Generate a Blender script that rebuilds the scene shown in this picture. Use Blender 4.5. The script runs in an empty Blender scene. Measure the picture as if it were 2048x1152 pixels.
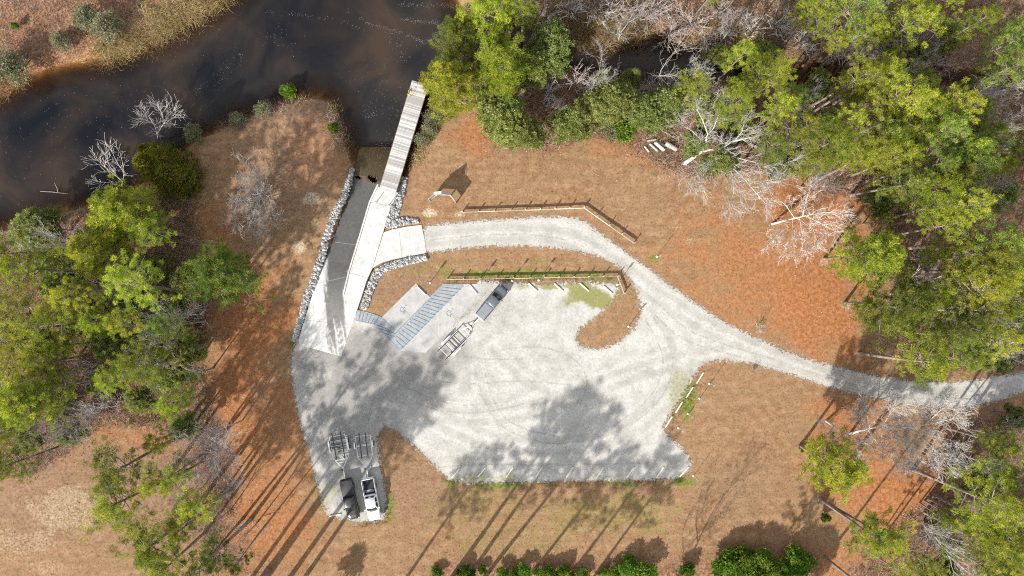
import bpy, bmesh, math
import numpy as np
from mathutils import Vector, Matrix
from mathutils.geometry import delaunay_2d_cdt, tessellate_polygon

# ------------------------------------------------------------------ camera, sky, sun, exposure
S = 0.066            # metres on the ground for one photograph pixel
H = 90.0             # height of the drone
scene = bpy.context.scene
cam_data = bpy.data.cameras.new('camera')
cam_data.sensor_width = 36.0
cam_data.angle = 2 * math.atan(1024 * S / H)
cam_data.clip_end = 6000
cam = bpy.data.objects.new('camera', cam_data)
cam.location = (0, 0, H)
scene.collection.objects.link(cam)
scene.camera = cam

SUN_EL = math.radians(32)
SHX, SHY = 0.586, 0.810          # direction in which shadows fall on the ground
world = bpy.data.worlds.new('World')
scene.world = world
world.use_nodes = True
wn = world.node_tree.nodes; wl = world.node_tree.links
wn.clear()
w_out = wn.new('ShaderNodeOutputWorld'); w_bg = wn.new('ShaderNodeBackground')
sky = wn.new('ShaderNodeTexSky'); sky.sky_type = 'NISHITA'; sky.sun_disc = False
sky.sun_elevation = SUN_EL
sky.sun_rotation = math.atan2(-SHX, -SHY)
sky.air_density = 1.0; sky.dust_density = 1.5
# thin broken cloud over the whole dome (the water mirrors it)
w_tc = wn.new('ShaderNodeTexCoord'); w_nz = wn.new('ShaderNodeTexNoise')
w_nz.inputs['Scale'].default_value = 3.2; w_nz.inputs['Detail'].default_value = 5
w_rp = wn.new('ShaderNodeValToRGB')
w_rp.color_ramp.elements[0].position = 0.38; w_rp.color_ramp.elements[1].position = 0.64
w_mx = wn.new('ShaderNodeMix'); w_mx.data_type = 'RGBA'
wl.new(w_tc.outputs['Generated'], w_nz.inputs['Vector']); wl.new(w_nz.outputs['Fac'], w_rp.inputs['Fac'])
wl.new(w_rp.outputs['Color'], w_mx.inputs[0]); wl.new(sky.outputs['Color'], w_mx.inputs[6])
w_mx.inputs[7].default_value = (7.5, 7.3, 7.0, 1)
wl.new(w_mx.outputs[2], w_bg.inputs['Color']); w_bg.inputs['Strength'].default_value = 0.108
wl.new(w_bg.outputs['Background'], w_out.inputs['Surface'])

sun_data = bpy.data.lights.new('sun', 'SUN'); sun_data.energy = 5.0
sun_data.angle = math.radians(0.8); sun_data.color = (1.0, 0.955, 0.88)
sun = bpy.data.objects.new('sun', sun_data)
sun.rotation_euler = Vector((SHX * math.cos(SUN_EL), SHY * math.cos(SUN_EL), -math.sin(SUN_EL))).to_track_quat('-Z', 'Y').to_euler()
sun.location = (-60, -80, 120)
scene.collection.objects.link(sun)

scene.view_settings.view_transform = 'Standard'
scene.view_settings.look = 'None'
scene.view_settings.exposure = 1.08
scene.view_settings.gamma = 1.0
scene.view_settings.use_curve_mapping = False
scene.render.engine = 'CYCLES'
scene.cycles.max_bounces = 3; scene.cycles.transparent_max_bounces = 6
scene.cycles.diffuse_bounces = 2; scene.cycles.glossy_bounces = 2; scene.cycles.transmission_bounces = 4
scene.cycles.use_denoising = False; scene.cycles.use_adaptive_sampling = True; scene.cycles.adaptive_threshold = 0.02; scene.cycles.filter_width = 1.1
scene.cycles.caustics_reflective = False; scene.cycles.caustics_refractive = False

# ------------------------------------------------------------------ helpers
C = scene.collection
R = np.random.RandomState
def P(px, py, z=0.0): return ((px - 1024) * S, (576 - py) * S, z)
def PP(pts): return np.array([[(x - 1024) * S, (576 - y) * S] for x, y in pts])

_perm = R(7).randint(0, 1 << 30, 65536)
def _hash(ix, iy, seed): return (_perm[(ix * 7919 + iy * 104729 + seed * 1299721) & 65535] / float(1 << 30))
def vnoise(x, y, seed=0):
    ix = np.floor(x).astype(np.int64); iy = np.floor(y).astype(np.int64); fx = x - ix; fy = y - iy
    fx = fx * fx * (3 - 2 * fx); fy = fy * fy * (3 - 2 * fy)
    a = _hash(ix, iy, seed); b = _hash(ix + 1, iy, seed); c = _hash(ix, iy + 1, seed); d = _hash(ix + 1, iy + 1, seed)
    return (a * (1 - fx) + b * fx) * (1 - fy) + (c * (1 - fx) + d * fx) * fy
def fbm(x, y, seed=0, o=4):
    s = 0; a = 0.5; t = 0
    for k in range(o): s = s + a * vnoise(x * 2 ** k, y * 2 ** k, seed + k); t += a; a *= 0.5
    return s / t
def sstep(a, b, x): t = np.clip((x - a) / (b - a), 0, 1); return t * t * (3 - 2 * t)
def seg_dist(x, y, poly, closed=False):
    d = np.full(x.shape, 1e9); n = len(poly)
    for i in range(n if closed else n - 1):
        ax, ay = poly[i]; bx, by = poly[(i + 1) % n]; dx, dy = bx - ax, by - ay; L = dx * dx + dy * dy + 1e-12
        t = np.clip(((x - ax) * dx + (y - ay) * dy) / L, 0, 1)
        d = np.minimum(d, np.hypot(x - ax - t * dx, y - ay - t * dy))
    return d
def inside(x, y, poly):
    r = np.zeros(x.shape, bool); n = len(poly); j = n - 1
    for i in range(n):
        xi, yi = poly[i]; xj, yj = poly[j]
        if yi != yj:
            c = ((yi > y) != (yj > y)) & (x < (xj - xi) * (y - yi) / (yj - yi) + xi); r ^= c
        j = i
    return r
def sdist(x, y, poly):
    d = seg_dist(x, y, poly, True); return np.where(inside(x, y, poly), -d, d)
def smooth_poly(pts, it=2, closed=True):
    p = np.array(pts, float)
    for _ in range(it):
        q = np.roll(p, -1, 0) if closed else p[1:]; a = p if closed else p[:-1]
        n = np.empty((len(a) * 2, 2)); n[0::2] = a * .75 + q * .25; n[1::2] = a * .25 + q * .75
        p = n if closed else np.vstack([p[:1], n, p[-1:]])
    return p
def resample(pts, step, closed=True):
    out = []; n = len(pts)
    for i in range(n if closed else n - 1):
        a = np.array(pts[i]); b = np.array(pts[(i + 1) % n]); k = max(1, int(np.hypot(*(b - a)) / step))
        for j in range(k): out.append(a + (b - a) * j / k)
    if not closed: out.append(np.array(pts[-1]))
    return np.array(out)

def mesh_np(name, V, F, mat=None, attrs=None, smooth=False, fdom=None):
    """V (n,3); F (m,k) array of equal polygons or a list of lists"""
    me = bpy.data.meshes.new(name)
    V = np.asarray(V, np.float32)
    if isinstance(F, np.ndarray):
        m, k = F.shape
        me.vertices.add(len(V)); me.vertices.foreach_set('co', V.ravel())
        me.loops.add(m * k); me.loops.foreach_set('vertex_index', F.astype(np.int32).ravel())
        me.polygons.add(m); me.polygons.foreach_set('loop_start', np.arange(0, m * k, k, dtype=np.int32))
        try: me.polygons.foreach_set('loop_total', np.full(m, k, np.int32))
        except Exception: pass
        me.update(calc_edges=True); me.validate()
    else:
        me.from_pydata([tuple(map(float, v)) for v in V], [], [tuple(map(int, f)) for f in F]); me.update()
    if mat: me.materials.append(mat)
    for kk, a in (attrs or {}).items():
        at = me.attributes.new(kk, 'FLOAT', (fdom or 'POINT')); at.data.foreach_set('value', np.asarray(a, np.float32))
    if smooth: me.polygons.foreach_set('use_smooth', np.ones(len(me.polygons), bool))
    return me
def ob(name, me, parent=None, loc=None, rz=None, **props):
    o = bpy.data.objects.new(name, me); C.objects.link(o)
    if parent: o.parent = parent
    if loc is not None: o.location = loc
    if rz is not None: o.rotation_euler = (0, 0, rz)
    for k, v in props.items(): o[k] = v
    return o
def thing(name, label, cat, loc=(0, 0, 0), rz=0.0, group=None, scale=None):
    o = ob(name, None, None, loc, rz, label=label, category=cat)
    o.empty_display_size = 0.3
    if group: o['group'] = group
    if scale is not None: o.scale = scale if not isinstance(scale, (int, float)) else (scale,) * 3
    return o

class MB:
    """collects boxes, tubes and prisms into one mesh"""
    def __init__(s): s.v = []; s.f = []
    def add(s, v, f):
        b = len(s.v); s.v += [tuple(p) for p in v]; s.f += [[i + b for i in q] for q in f]; return s
    def box(s, x0, x1, y0, y1, z0, z1):
        v = [(x, y, z) for z in (z0, z1) for y in (y0, y1) for x in (x0, x1)]
        return s.add(v, [[0, 2, 3, 1], [4, 5, 7, 6], [0, 1, 5, 4], [2, 6, 7, 3], [0, 4, 6, 2], [1, 3, 7, 5]])
    def bar(s, a, b, w, h, up=(0, 0, 1)):
        a = Vector(a); b = Vector(b); d = (b - a).normalized(); up = Vector(up)
        if abs(d.dot(up)) > .98: up = Vector((0, 1, 0))
        x = d.cross(up).normalized(); y = x.cross(d)
        v = [p + x * i * w / 2 + y * j * h / 2 for p in (a, b) for i, j in ((-1, -1), (1, -1), (1, 1), (-1, 1))]
        return s.add(v, [[3, 2, 1, 0], [4, 5, 6, 7], [0, 1, 5, 4], [1, 2, 6, 5], [2, 3, 7, 6], [3, 0, 4, 7]])
    def tube(s, pts, r, n=8, cap=True):
        pts = [Vector(p) for p in pts]; rs = r if isinstance(r, (list, tuple)) else [r] * len(pts); b = len(s.v)
        for i, p in enumerate(pts):
            d = (pts[min(i + 1, len(pts) - 1)] - pts[max(i - 1, 0)]).normalized()
            u = Vector((0, 0, 1)) if abs(d.z) < .9 else Vector((1, 0, 0)); x = d.cross(u).normalized(); y = x.cross(d)
            s.v += [tuple(p + (x * math.cos(2 * math.pi * k / n) + y * math.sin(2 * math.pi * k / n)) * rs[i]) for k in range(n)]
        for i in range(len(pts) - 1):
            for k in range(n): s.f.append([b + i * n + k, b + i * n + (k + 1) % n, b + (i + 1) * n + (k + 1) % n, b + (i + 1) * n + k])
        if cap: s.f.append([b + k for k in range(n)][::-1]); s.f.append([b + (len(pts) - 1) * n + k for k in range(n)])
        return s
    def loft(s, secs, cap=True):
        b = len(s.v); n = len(secs[0])
        for q in secs: s.v += [tuple(p) for p in q]
        for i in range(len(secs) - 1):
            for k in range(n): s.f.append([b + i * n + k, b + i * n + (k + 1) % n, b + (i + 1) * n + (k + 1) % n, b + (i + 1) * n + k])
        if cap: s.f.append([b + k for k in range(n)][::-1]); s.f.append([b + (len(secs) - 1) * n + k for k in range(n)])
        return s
    def lathe_y(s, prof, n=20, c=(0, 0, 0)):
        secs = [[(c[0] + r * math.cos(2 * math.pi * k / n), c[1] + y, c[2] + r * math.sin(2 * math.pi * k / n)) for k in range(n)] for r, y in prof]
        return s.loft(secs)
    def mesh(s, name, mat, bevel=0, smooth=False):
        me = bpy.data.meshes.new(name); me.from_pydata(s.v, [], s.f); me.update()
        bm = bmesh.new(); bm.from_mesh(me)
        bmesh.ops.recalc_face_normals(bm, faces=bm.faces)
        if bevel: bmesh.ops.bevel(bm, geom=[e for e in bm.edges if len(e.link_faces) == 2 and e.calc_face_angle(0) > .5], offset=bevel, segments=2, affect='EDGES', profile=.5)
        if smooth:
            for f in bm.faces: f.smooth = True
            for e in bm.edges:
                if len(e.link_faces) == 2 and e.calc_face_angle(0) > .7: e.smooth = False
        bm.to_mesh(me); bm.free()
        if mat: me.materials.append(mat)
        return me
    def build(s, name, mat, parent=None, bevel=0, smooth=False, **pr): return ob(name, s.mesh(name, mat, bevel, smooth), parent, **pr)

# ------------------------------------------------------------------ materials
def new_mat(name):
    m = bpy.data.materials.new(name); m.use_nodes = True
    nt = m.node_tree; return m, nt, nt.nodes, nt.links, nt.nodes['Principled BSDF']
def rgb(nt, node_sock, c): node_sock.default_value = (c[0], c[1], c[2], 1)
class G:
    """small node-graph helper"""
    def __init__(s, nt): s.nt = nt; s.n = nt.nodes; s.l = nt.links; s._pos = None
    def pos(s):
        if s._pos is None: s._pos = s.n.new('ShaderNodeNewGeometry').outputs['Position']
        return s._pos
    def objc(s): return s.n.new('ShaderNodeTexCoord').outputs['Object']
    def noise(s, scale, detail=3, vec=None, rough=.55, dist=0, sy=None):
        v = vec or s.pos()
        if sy is not None:
            m = s.n.new('ShaderNodeMapping'); m.inputs['Scale'].default_value = sy; s.l.new(v, m.inputs['Vector']); v = m.outputs['Vector']
        t = s.n.new('ShaderNodeTexNoise'); t.inputs['Scale'].default_value = scale; t.inputs['Detail'].default_value = detail
        t.inputs['Roughness'].default_value = rough; t.inputs['Distortion'].default_value = dist
        s.l.new(v, t.inputs['Vector']); return t.outputs['Fac']
    def vor(s, scale, out='Color', vec=None):
        t = s.n.new('ShaderNodeTexVoronoi'); t.inputs['Scale'].default_value = scale; s.l.new(vec or s.pos(), t.inputs['Vector']); return t.outputs[out]
    def rng(s, v, a, b, c=0, d=1):
        t = s.n.new('ShaderNodeMapRange'); t.clamp = True
        for k, q in zip(('From Min', 'From Max', 'To Min', 'To Max'), (a, b, c, d)): t.inputs[k].default_value = q
        s.l.new(v, t.inputs['Value']); return t.outputs['Result']
    def math(s, op, a, b=None):
        t = s.n.new('ShaderNodeMath'); t.operation = op
        for i, q in enumerate((a, b)):
            if q is None: continue
            if isinstance(q, (int, float)): t.inputs[i].default_value = q
            else: s.l.new(q, t.inputs[i])
        return t.outputs[0]
    def mix(s, f, a, b, mode='MIX'):
        t = s.n.new('ShaderNodeMix'); t.data_type = 'RGBA'; t.blend_type = mode
        for i, q in ((0, f), (6, a), (7, b)):
            if isinstance(q, (int, float)): t.inputs[i].default_value = q
            elif isinstance(q, tuple): t.inputs[i].default_value = (*q, 1)
            else: s.l.new(q, t.inputs[i])
        return t.outputs[2]
    def ramp(s, v, stops):
        t = s.n.new('ShaderNodeValToRGB'); e = t.color_ramp.elements
        while len(e) < len(stops): e.new(.5)
        for q, (p, c) in zip(e, stops): q.position = p; q.color = (*c, 1)
        s.l.new(v, t.inputs['Fac']); return t.outputs['Color']
    def attr(s, name):
        t = s.n.new('ShaderNodeAttribute'); t.attribute_name = name; return t.outputs['Fac']
    def orand(s): return s.n.new('ShaderNodeObjectInfo').outputs['Random']
    def bump(s, bs, h, strength, dist):
        t = s.n.new('ShaderNodeBump'); t.inputs['Strength'].default_value = strength; t.inputs['Distance'].default_value = dist
        s.l.new(h, t.inputs['Height']); s.l.new(t.outputs['Normal'], bs.inputs['Normal'])

def simple(name, col, rough=.6, metal=0, var=.12, scale=8, dirt=None, spec=None):
    m, nt, n, l, b = new_mat(name); g = G(nt)
    nz = g.noise(scale, 4, g.objc())
    lo = tuple(c * (1 - var) for c in col); hi = tuple(min(1, c * (1 + var)) for c in col)
    c = g.ramp(nz, [(.3, lo), (.7, hi)])
    if dirt: c = g.mix(g.rng(g.noise(2.2, 4, g.objc()), .5, .75, 0, .5), c, dirt)
    l.new(c, b.inputs['Base Color']); b.inputs['Roughness'].default_value = rough; b.inputs['Metallic'].default_value = metal
    if spec is not None: b.inputs['Specular IOR Level'].default_value = spec
    return m

def leaf_mat(name, dark, mid, light, trans=.35, ovar=.25):
    m, nt, n, l, b = new_mat(name); g = G(nt)
    t = g.attr('tint')
    c = g.ramp(t, [(0, dark), (.5, mid), (1, light)])
    hs = n.new('ShaderNodeHueSaturation'); l.new(c, hs.inputs['Color'])
    r = g.orand()
    l.new(g.rng(r, 0, 1, .488, .525), hs.inputs['Hue'])
    r2 = g.math('FRACT', g.math('MULTIPLY', r, 7.31))
    l.new(g.rng(r2, 0, 1, 1 - ovar, 1 + ovar), hs.inputs['Value'])
    tr = n.new('ShaderNodeBsdfTranslucent'); mx = n.new('ShaderNodeMixShader'); mx.inputs[0].default_value = trans
    df = n.new('ShaderNodeBsdfDiffuse')
    l.new(hs.outputs['Color'], df.inputs['Color']); l.new(hs.outputs['Color'], tr.inputs['Color'])
    l.new(df.outputs[0], mx.inputs[1]); l.new(tr.outputs[0], mx.inputs[2])
    l.new(mx.outputs[0], n['Material Output'].inputs['Surface']); n.remove(b)
    return m

M = {}
M['pine'] = leaf_mat('pine_needles', (.105, .148, .018), (.258, .292, .031), (.460, .448, .054), .45, .36)
M['pine_cool'] = leaf_mat('pine_needles_cool', (.072, .118, .024), (.170, .222, .036), (.325, .350, .060), .45, .36)
M['oak'] = leaf_mat('evergreen_leaves', (.095, .115, .024), (.205, .230, .055), (.400, .410, .170), .40)
M['cedar'] = leaf_mat('cedar_foliage', (.045, .058, .012), (.105, .105, .016), (.220, .175, .024), .3)
M['bush'] = leaf_mat('bright_bush_leaves', (.050, .090, .014), (.110, .175, .022), (.190, .250, .030), .35)
M['greybush'] = leaf_mat('grey_green_leaves', (.11, .11, .060), (.19, .19, .105), (.30, .30, .18), .3)
M['reed'] = leaf_mat('dry_reeds', (.20, .125, .065), (.40, .275, .145), (.60, .47, .29), .35, .1)
M['brush'] = leaf_mat('dry_brush', (.15, .080, .060), (.30, .195, .150), (.48, .38, .32), .25, .1)
M['weeds'] = leaf_mat('green_weeds', (.07, .085, .018), (.13, .155, .025), (.22, .22, .05), .35, .1)
def bark(name, a, b_, c):
    m, nt, n, l, b = new_mat(name); g = G(nt)
    z = g.noise(6, 4, g.objc(), sy=(1, 1, .25))
    col = g.ramp(z, [(.3, a), (.5, b_), (.72, c)])
    hs = n.new('ShaderNodeHueSaturation'); l.new(col, hs.inputs['Color']); l.new(g.rng(g.orand(), 0, 1, .75, 1.25), hs.inputs['Value'])
    l.new(hs.outputs['Color'], b.inputs['Base Color']); b.inputs['Roughness'].default_value = .9
    g.bump(b, z, .6, .05); return m
M['bark'] = bark('pine_bark', (.10, .070, .055), (.17, .130, .110), (.26, .22, .20))
M['twig'] = bark('bare_grey_wood', (.24, .215, .195), (.36, .335, .315), (.48, .455, .435))
M['white'] = bark('bleached_wood', (.33, .31, .285), (.47, .447, .42), (.60, .58, .555))
M['mauve'] = bark('mauve_twigs', (.20, .155, .145), (.29, .245, .23), (.39, .345, .33))
# ------------------------------------------------------------------ outlines read from the site (photograph pixels on the ground)
WATER = [(-900, 330), (-300, 250), (-60, 205), (10, 180), (48, 150), (110, 130), (190, 116), (240, 108), (285, 86), (340, 56), (382, 32), (430, 6),
         (480, -30), (540, -120), (600, -500), (900, -500), (905, -120), (900, -20), (935, 32), (1060, 34), (1110, 52), (1180, 76), (1260, 72), (1300, 56), (1370, 82),
         (1440, 90), (1500, 112), (1570, 128), (1630, 120), (1720, 112), (1800, 120), (1900, 132), (2100, 150), (2400, 140), (2400, 175), (2100, 180), (1900, 165),
         (1800, 158), (1700, 165), (1600, 170), (1480, 158), (1400, 160), (1330, 160), (1250, 162), (1150, 142), (1090, 128), (1030, 140), (960, 145), (905, 170),
         (868, 205), (850, 250), (832, 300), (815, 345), (795, 368), (775, 366), (758, 352), (728, 344), (708, 338), (700, 318), (690, 285), (676, 245), (664, 205), (640, 190), (600, 193),
         (555, 204), (500, 226), (450, 247), (418, 262), (385, 272), (362, 298), (300, 350), (240, 392), (120, 418), (30, 446), (-60, 480), (-300, 560), (-900, 640)]
GRAVEL = [(845, 451), (900, 444), (960, 439), (1020, 436), (1080, 432), (1150, 433), (1175, 444), (1210, 471), (1260, 508), (1310, 545), (1370, 590), (1440, 638),
          (1510, 673), (1570, 701), (1640, 724), (1700, 740), (1760, 752), (1830, 762), (1900, 764), (1960, 758), (2048, 742), (2200, 715), (2500, 690), (2500, 735), (2200, 758),
          (2048, 783), (1990, 806), (1930, 817), (1860, 815), (1790, 806), (1720, 791), (1650, 773), (1590, 753), (1540, 738), (1500, 727), (1450, 722), (1415, 725),
          (1398, 738), (1372, 780), (1336, 840), (1328, 852), (1336, 870), (1360, 890), (1376, 908), (1384, 926), (1380, 946), (1360, 958), (1300, 962), (1200, 962),
          (1100, 965), (1000, 966), (930, 967), (897, 960), (872, 936), (846, 910), (820, 885), (792, 866), (768, 852), (757, 872), (760, 920), (767, 960), (775, 1000),
          (770, 1040), (720, 1046), (690, 1041), (655, 1032), (645, 1010), (630, 960), (618, 910), (600, 850), (586, 780), (580, 730), (586, 690), (610, 650), (690, 600), (720, 630),
          (790, 660), (870, 640), (960, 560), (1000, 563), (1080, 566), (1150, 563), (1225, 566), (1240, 572), (1228, 598), (1205, 625), (1165, 655), (1150, 678), (1165, 693),
          (1200, 697), (1240, 681), (1268, 656), (1281, 622), (1279, 600), (1266, 572), (1252, 547), (1232, 531), (1200, 515), (1150, 503), (1100, 496), (1050, 493), (990, 493), (920, 498), (850, 507)]
RAMP = [(597, 680), (600, 690), (683, 713), (701, 658), (735, 558), (741, 540), (745, 470), (762, 420), (800, 290), (716, 290), (698, 379), (666, 475), (629, 575)]
WATER_Z = -0.9
W_POLY = PP(smooth_poly(WATER, 1)); G_POLY = PP(GRAVEL); R_POLY = PP(RAMP)
KERB = PP([(687, 589), (698, 543), (721, 469), (740, 405), (757, 369), (764, 348)])
A0 = np.array(P(687, 620)[:2]); A1 = np.array(P(742, 350)[:2]); AX = (A1 - A0) / np.hypot(*(A1 - A0)); ALEN = np.hypot(*(A1 - A0))
def ramp_z(x, y):
    t = (x - A0[0]) * AX[0] + (y - A0[1]) * AX[1]
    return 0.03 - 0.055 * np.maximum(t, 0) * np.clip(t / 6, 0, 1)
def ground_z(x, y):
    x = np.asarray(x, float); y = np.asarray(y, float)
    d = sdist(x, y, W_POLY)
    z = np.where(d > 0, -0.03 - 0.95 * (1 - sstep(-0.3, 2.6, d)) ** 1.3, -0.98 - np.minimum(1.9, -d * .28))
    rough = sstep(4, 14, sdist(x, y, G_POLY))
    z = z + (fbm(x * .35, y * .35, 3) - .5) * .16 * rough * sstep(0, 3, np.abs(d)) - .06 * rough
    r = sdist(x, y, R_POLY)
    return np.where(r < .35, np.minimum(z, ramp_z(x, y) - .25), z)


# woods: where litter and brush lie
WOODS = [
    [(-250, 475), (40, 452), (200, 405), (270, 310), (370, 300), (384, 400), (402, 470), (420, 600), (402, 690), (425, 800), (446, 930), (470, 1040), (430, 1000), (395, 880), (300, 856), (205, 850), (130, 905), (60, 950), (-250, 975)],
    [(875, 150), (925, 40), (1060, -90), (2300, -90), (2300, 730), (2000, 742), (1880, 735), (1800, 700), (1775, 560), (1745, 480), (1765, 425), (1700, 392), (1600, 352), (1530, 335), (1420, 352), (1330, 335), (1250, 285), (1180, 272), (1100, 300), (1000, 290), (950, 220)],
    [(1890, 850), (2300, 800), (2300, 1300), (1690, 1300), (1700, 1130), (1800, 1045), (1890, 960)],
    [(-250, -140), (520, -140), (430, -5), (380, 22), (280, 78), (180, 108), (60, 138), (-250, 215)],
    [(860, 1140), (1000, 1128), (1100, 1130), (1400, 1118), (1640, 1105), (1640, 1300), (860, 1300)],
]
W_P = [PP(w) for w in WOODS]
def woods(x, y):
    m = np.zeros(x.shape)
    for p in W_P: m = np.maximum(m, 1 - sstep(-1.0, 1.2, sdist(x, y, p) + (fbm(x * .5, y * .5, 21) - .5) * 3))
    return m
def blobs(x, y, L, seed=5, rag=.8):
    m = np.zeros(x.shape); nz = (fbm(x * .45, y * .45, seed, 5) - .5) * rag * 2
    for px, py, rx, ry, s in L:
        cx, cy, _ = P(px, py); q = np.hypot((x - cx) / (rx * S), (y - cy) / (ry * S)) + nz
        m = np.maximum(m, s * (1 - sstep(.35, 1.1, q)))
    return m
STRAW = [(1560, 560, 240, 190, .75), (1640, 620, 130, 140, 1), (1620, 420, 150, 90, 1), (1720, 900, 120, 160, .8), (1800, 1000, 150, 110, 1), (500, 640, 110, 130, .9), (470, 800, 90, 170, .9),
         (540, 900, 90, 200, .6), (530, 1050, 110, 120, .8), (120, 60, 330, 110, .9), (950, 260, 60, 55, .8), (1220, 280, 60, 40, .5), (430, 520, 60, 120, .6), (320, 870, 130, 40, .6), (1300, 300, 60, 40, .5), (640, 300, 70, 80, .25), (1700, 1130, 120, 60, .7)]
GREEN = [(1040, 548, 190, 11, 1.2), (1180, 585, 80, 45, .8), (1375, 800, 22, 80, 1), (1370, 965, 50, 14, .9), (1000, 970, 130, 10, .9), (1240, 968, 90, 9, .8), (905, 965, 30, 16, .9), (840, 540, 70, 40, .45), (890, 545, 30, 30, .6),
         (1080, 525, 40, 20, .5), (780, 1010, 22, 40, .8), (640, 1000, 20, 60, .5), (590, 690, 12, 20, .9), (890, 370, 60, 40, .3), (1050, 360, 120, 50, .25), (930, 1020, 190, 80, .42), (1220, 1030, 200, 80, .50), (1330, 1000, 60, 70, .35),
         (1480, 800, 60, 40, .25), (1000, 1080, 200, 60, .42), (1480, 860, 60, 60, .3), (700, 1100, 90, 40, .3), (575, 300, 70, 60, .18), (860, 432, 18, 10, .6), (1400, 540, 60, 20, .3), (1310, 516, 18, 12, .7), (1258, 655, 20, 20, .3), (560, 1000, 60, 40, .3), (430, 290, 40, 20, .3), (520, 830, 30, 60, .25), (150, 1060, 60, 30, .3)]
SAND = [(600, 493, 26, 26, 1), (622, 398, 26, 16, .8), (625, 452, 12, 14, .6), (860, 428, 22, 12, 1), (918, 428, 16, 7, .8), (1310, 355, 22, 9, .5), (150, 1020, 120, 55, .50), (30, 1080, 110, 50, .42), (1650, 524, 14, 12, .8), (1692, 612, 18, 14, .8), (1355, 455, 26, 8, .5), (1250, 420, 20, 8, .35), (330, 850, 70, 26, .4), (1380, 480, 8, 6, .7), (100, 1135, 90, 24, .35)]
DRY = [(600, 270, 160, 110, .8), (560, 380, 150, 90, .6), (830, 580, 90, 60, .6), (850, 960, 110, 110, .5), (300, 980, 200, 130, .7), (80, 1000, 160, 120, .5), (1500, 960, 100, 100, .2)]

# ---- ground: one sheet, fine under the picture and stretched to the horizon
def axis(lim, step):
    a = np.arange(-lim, lim + 1e-6, step); e = []; q = lim; d = step
    while q < 2500: d *= 1.35; q += d; e.append(q)
    e = np.array(e); return np.concatenate([-e[::-1], a, e])
gx, gy = np.meshgrid(axis(84, .40), axis(54, .40)); nx, ny = gx.shape[1], gx.shape[0]
fx, fy = gx.ravel(), gy.ravel()
fz = ground_z(fx, fy)
_ax, _ay, _gz = gx[0], gy[:, 0], fz.reshape(ny, nx)
def gzv(x, y):
    x = np.asarray(x, float); y = np.asarray(y, float)
    i = np.clip(np.searchsorted(_ax, x) - 1, 0, nx - 2); j = np.clip(np.searchsorted(_ay, y) - 1, 0, ny - 2)
    u = (x - _ax[i]) / (_ax[i + 1] - _ax[i]); v = (y - _ay[j]) / (_ay[j + 1] - _ay[j])
    return (_gz[j, i] * (1 - u) + _gz[j, i + 1] * u) * (1 - v) + (_gz[j + 1, i] * (1 - u) + _gz[j + 1, i + 1] * u) * v
def gz(x, y): return float(gzv(x, y))
idx = np.arange(nx * ny).reshape(ny, nx)
F = np.stack([idx[:-1, :-1], idx[:-1, 1:], idx[1:, 1:], idx[1:, :-1]], -1).reshape(-1, 4)
wd = sdist(fx, fy, W_POLY)
far = np.maximum(np.abs(fx) - 80, np.abs(fy) - 52)
litter = np.maximum(woods(fx, fy), sstep(0, 8, far))
m, nt, n, l, b = new_mat('ground'); g = G(nt)
nA = g.noise(.13, 4); nB = g.noise(.9, 4); nC = g.noise(2.0, 4, rough=.65); nD = g.noise(4.2, 4, rough=.75)
lawn = g.ramp(nB, [(.25, (.160, .082, .042)), (.48, (.240, .135, .073)), (.72, (.315, .203, .120))])
lawn = g.mix(g.rng(nA, .35, .65, 0, .6), lawn, (.242, .163, .090))
mpp = n.new('ShaderNodeMapping'); mpp.inputs['Rotation'].default_value = (0, 0, math.radians(-52)); mpp.inputs['Scale'].default_value = (.16, 1.5, 1); l.new(g.pos(), mpp.inputs['Vector'])
lawn = g.mix(g.rng(g.noise(1.0, 3, mpp.outputs['Vector']), .40, .62, 0, .45), lawn, (.165, .106, .056))
dry = g.ramp(nC, [(.3, (.130, .078, .050)), (.55, (.205, .130, .086)), (.75, (.29, .205, .140))])
straw = g.ramp(nC, [(.25, (.178, .070, .028)), (.5, (.282, .120, .050)), (.75, (.365, .186, .088))])
green = g.ramp(nC, [(.3, (.075, .088, .022)), (.55, (.150, .160, .036)), (.75, (.235, .215, .070))])
sand = g.ramp(nD, [(.3, (.30, .235, .150)), (.7, (.46, .39, .28))])
litc = g.ramp(g.vor(4.5), [(0, (.090, .045, .028)), (.35, (.170, .085, .048)), (.65, (.260, .130, .075)), (1, (.330, .220, .150))])
litc = g.mix(g.rng(nB, .42, .62, 0, .6), litc, (.15, .095, .062))
mud = (.105, .068, .032)
c = g.mix(g.attr('dry'), lawn, dry)
c = g.mix(g.attr('straw'), c, straw); c = g.mix(g.attr('litter'), c, litc)
hC = g.math('SUBTRACT', nC, .5); hD = g.math('SUBTRACT', nD, .5)
c = g.mix(g.rng(g.math('ADD', g.attr('green'), g.math('MULTIPLY', hC, 1.3)), .35, .85), c, green)
c = g.mix(g.rng(g.math('ADD', g.attr('sand'), g.math('MULTIPLY', hD, 1.2)), .30, 1.05), c, sand)
c = g.mix(g.attr('mud'), c, mud)
c = g.mix(1.0, c, g.ramp(nD, [(.30, (.42, .39, .36)), (.5, (.90, .90, .89)), (.68, (1.0, 1.0, 1.0))]), 'MULTIPLY')
c = g.mix(g.rng(nD, .70, .76, 0, .7), c, (.36, .27, .17))
l.new(c, b.inputs['Base Color']); b.inputs['Roughness'].default_value = .95; b.inputs['Specular IOR Level'].default_value = .1
M['ground'] = m
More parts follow.
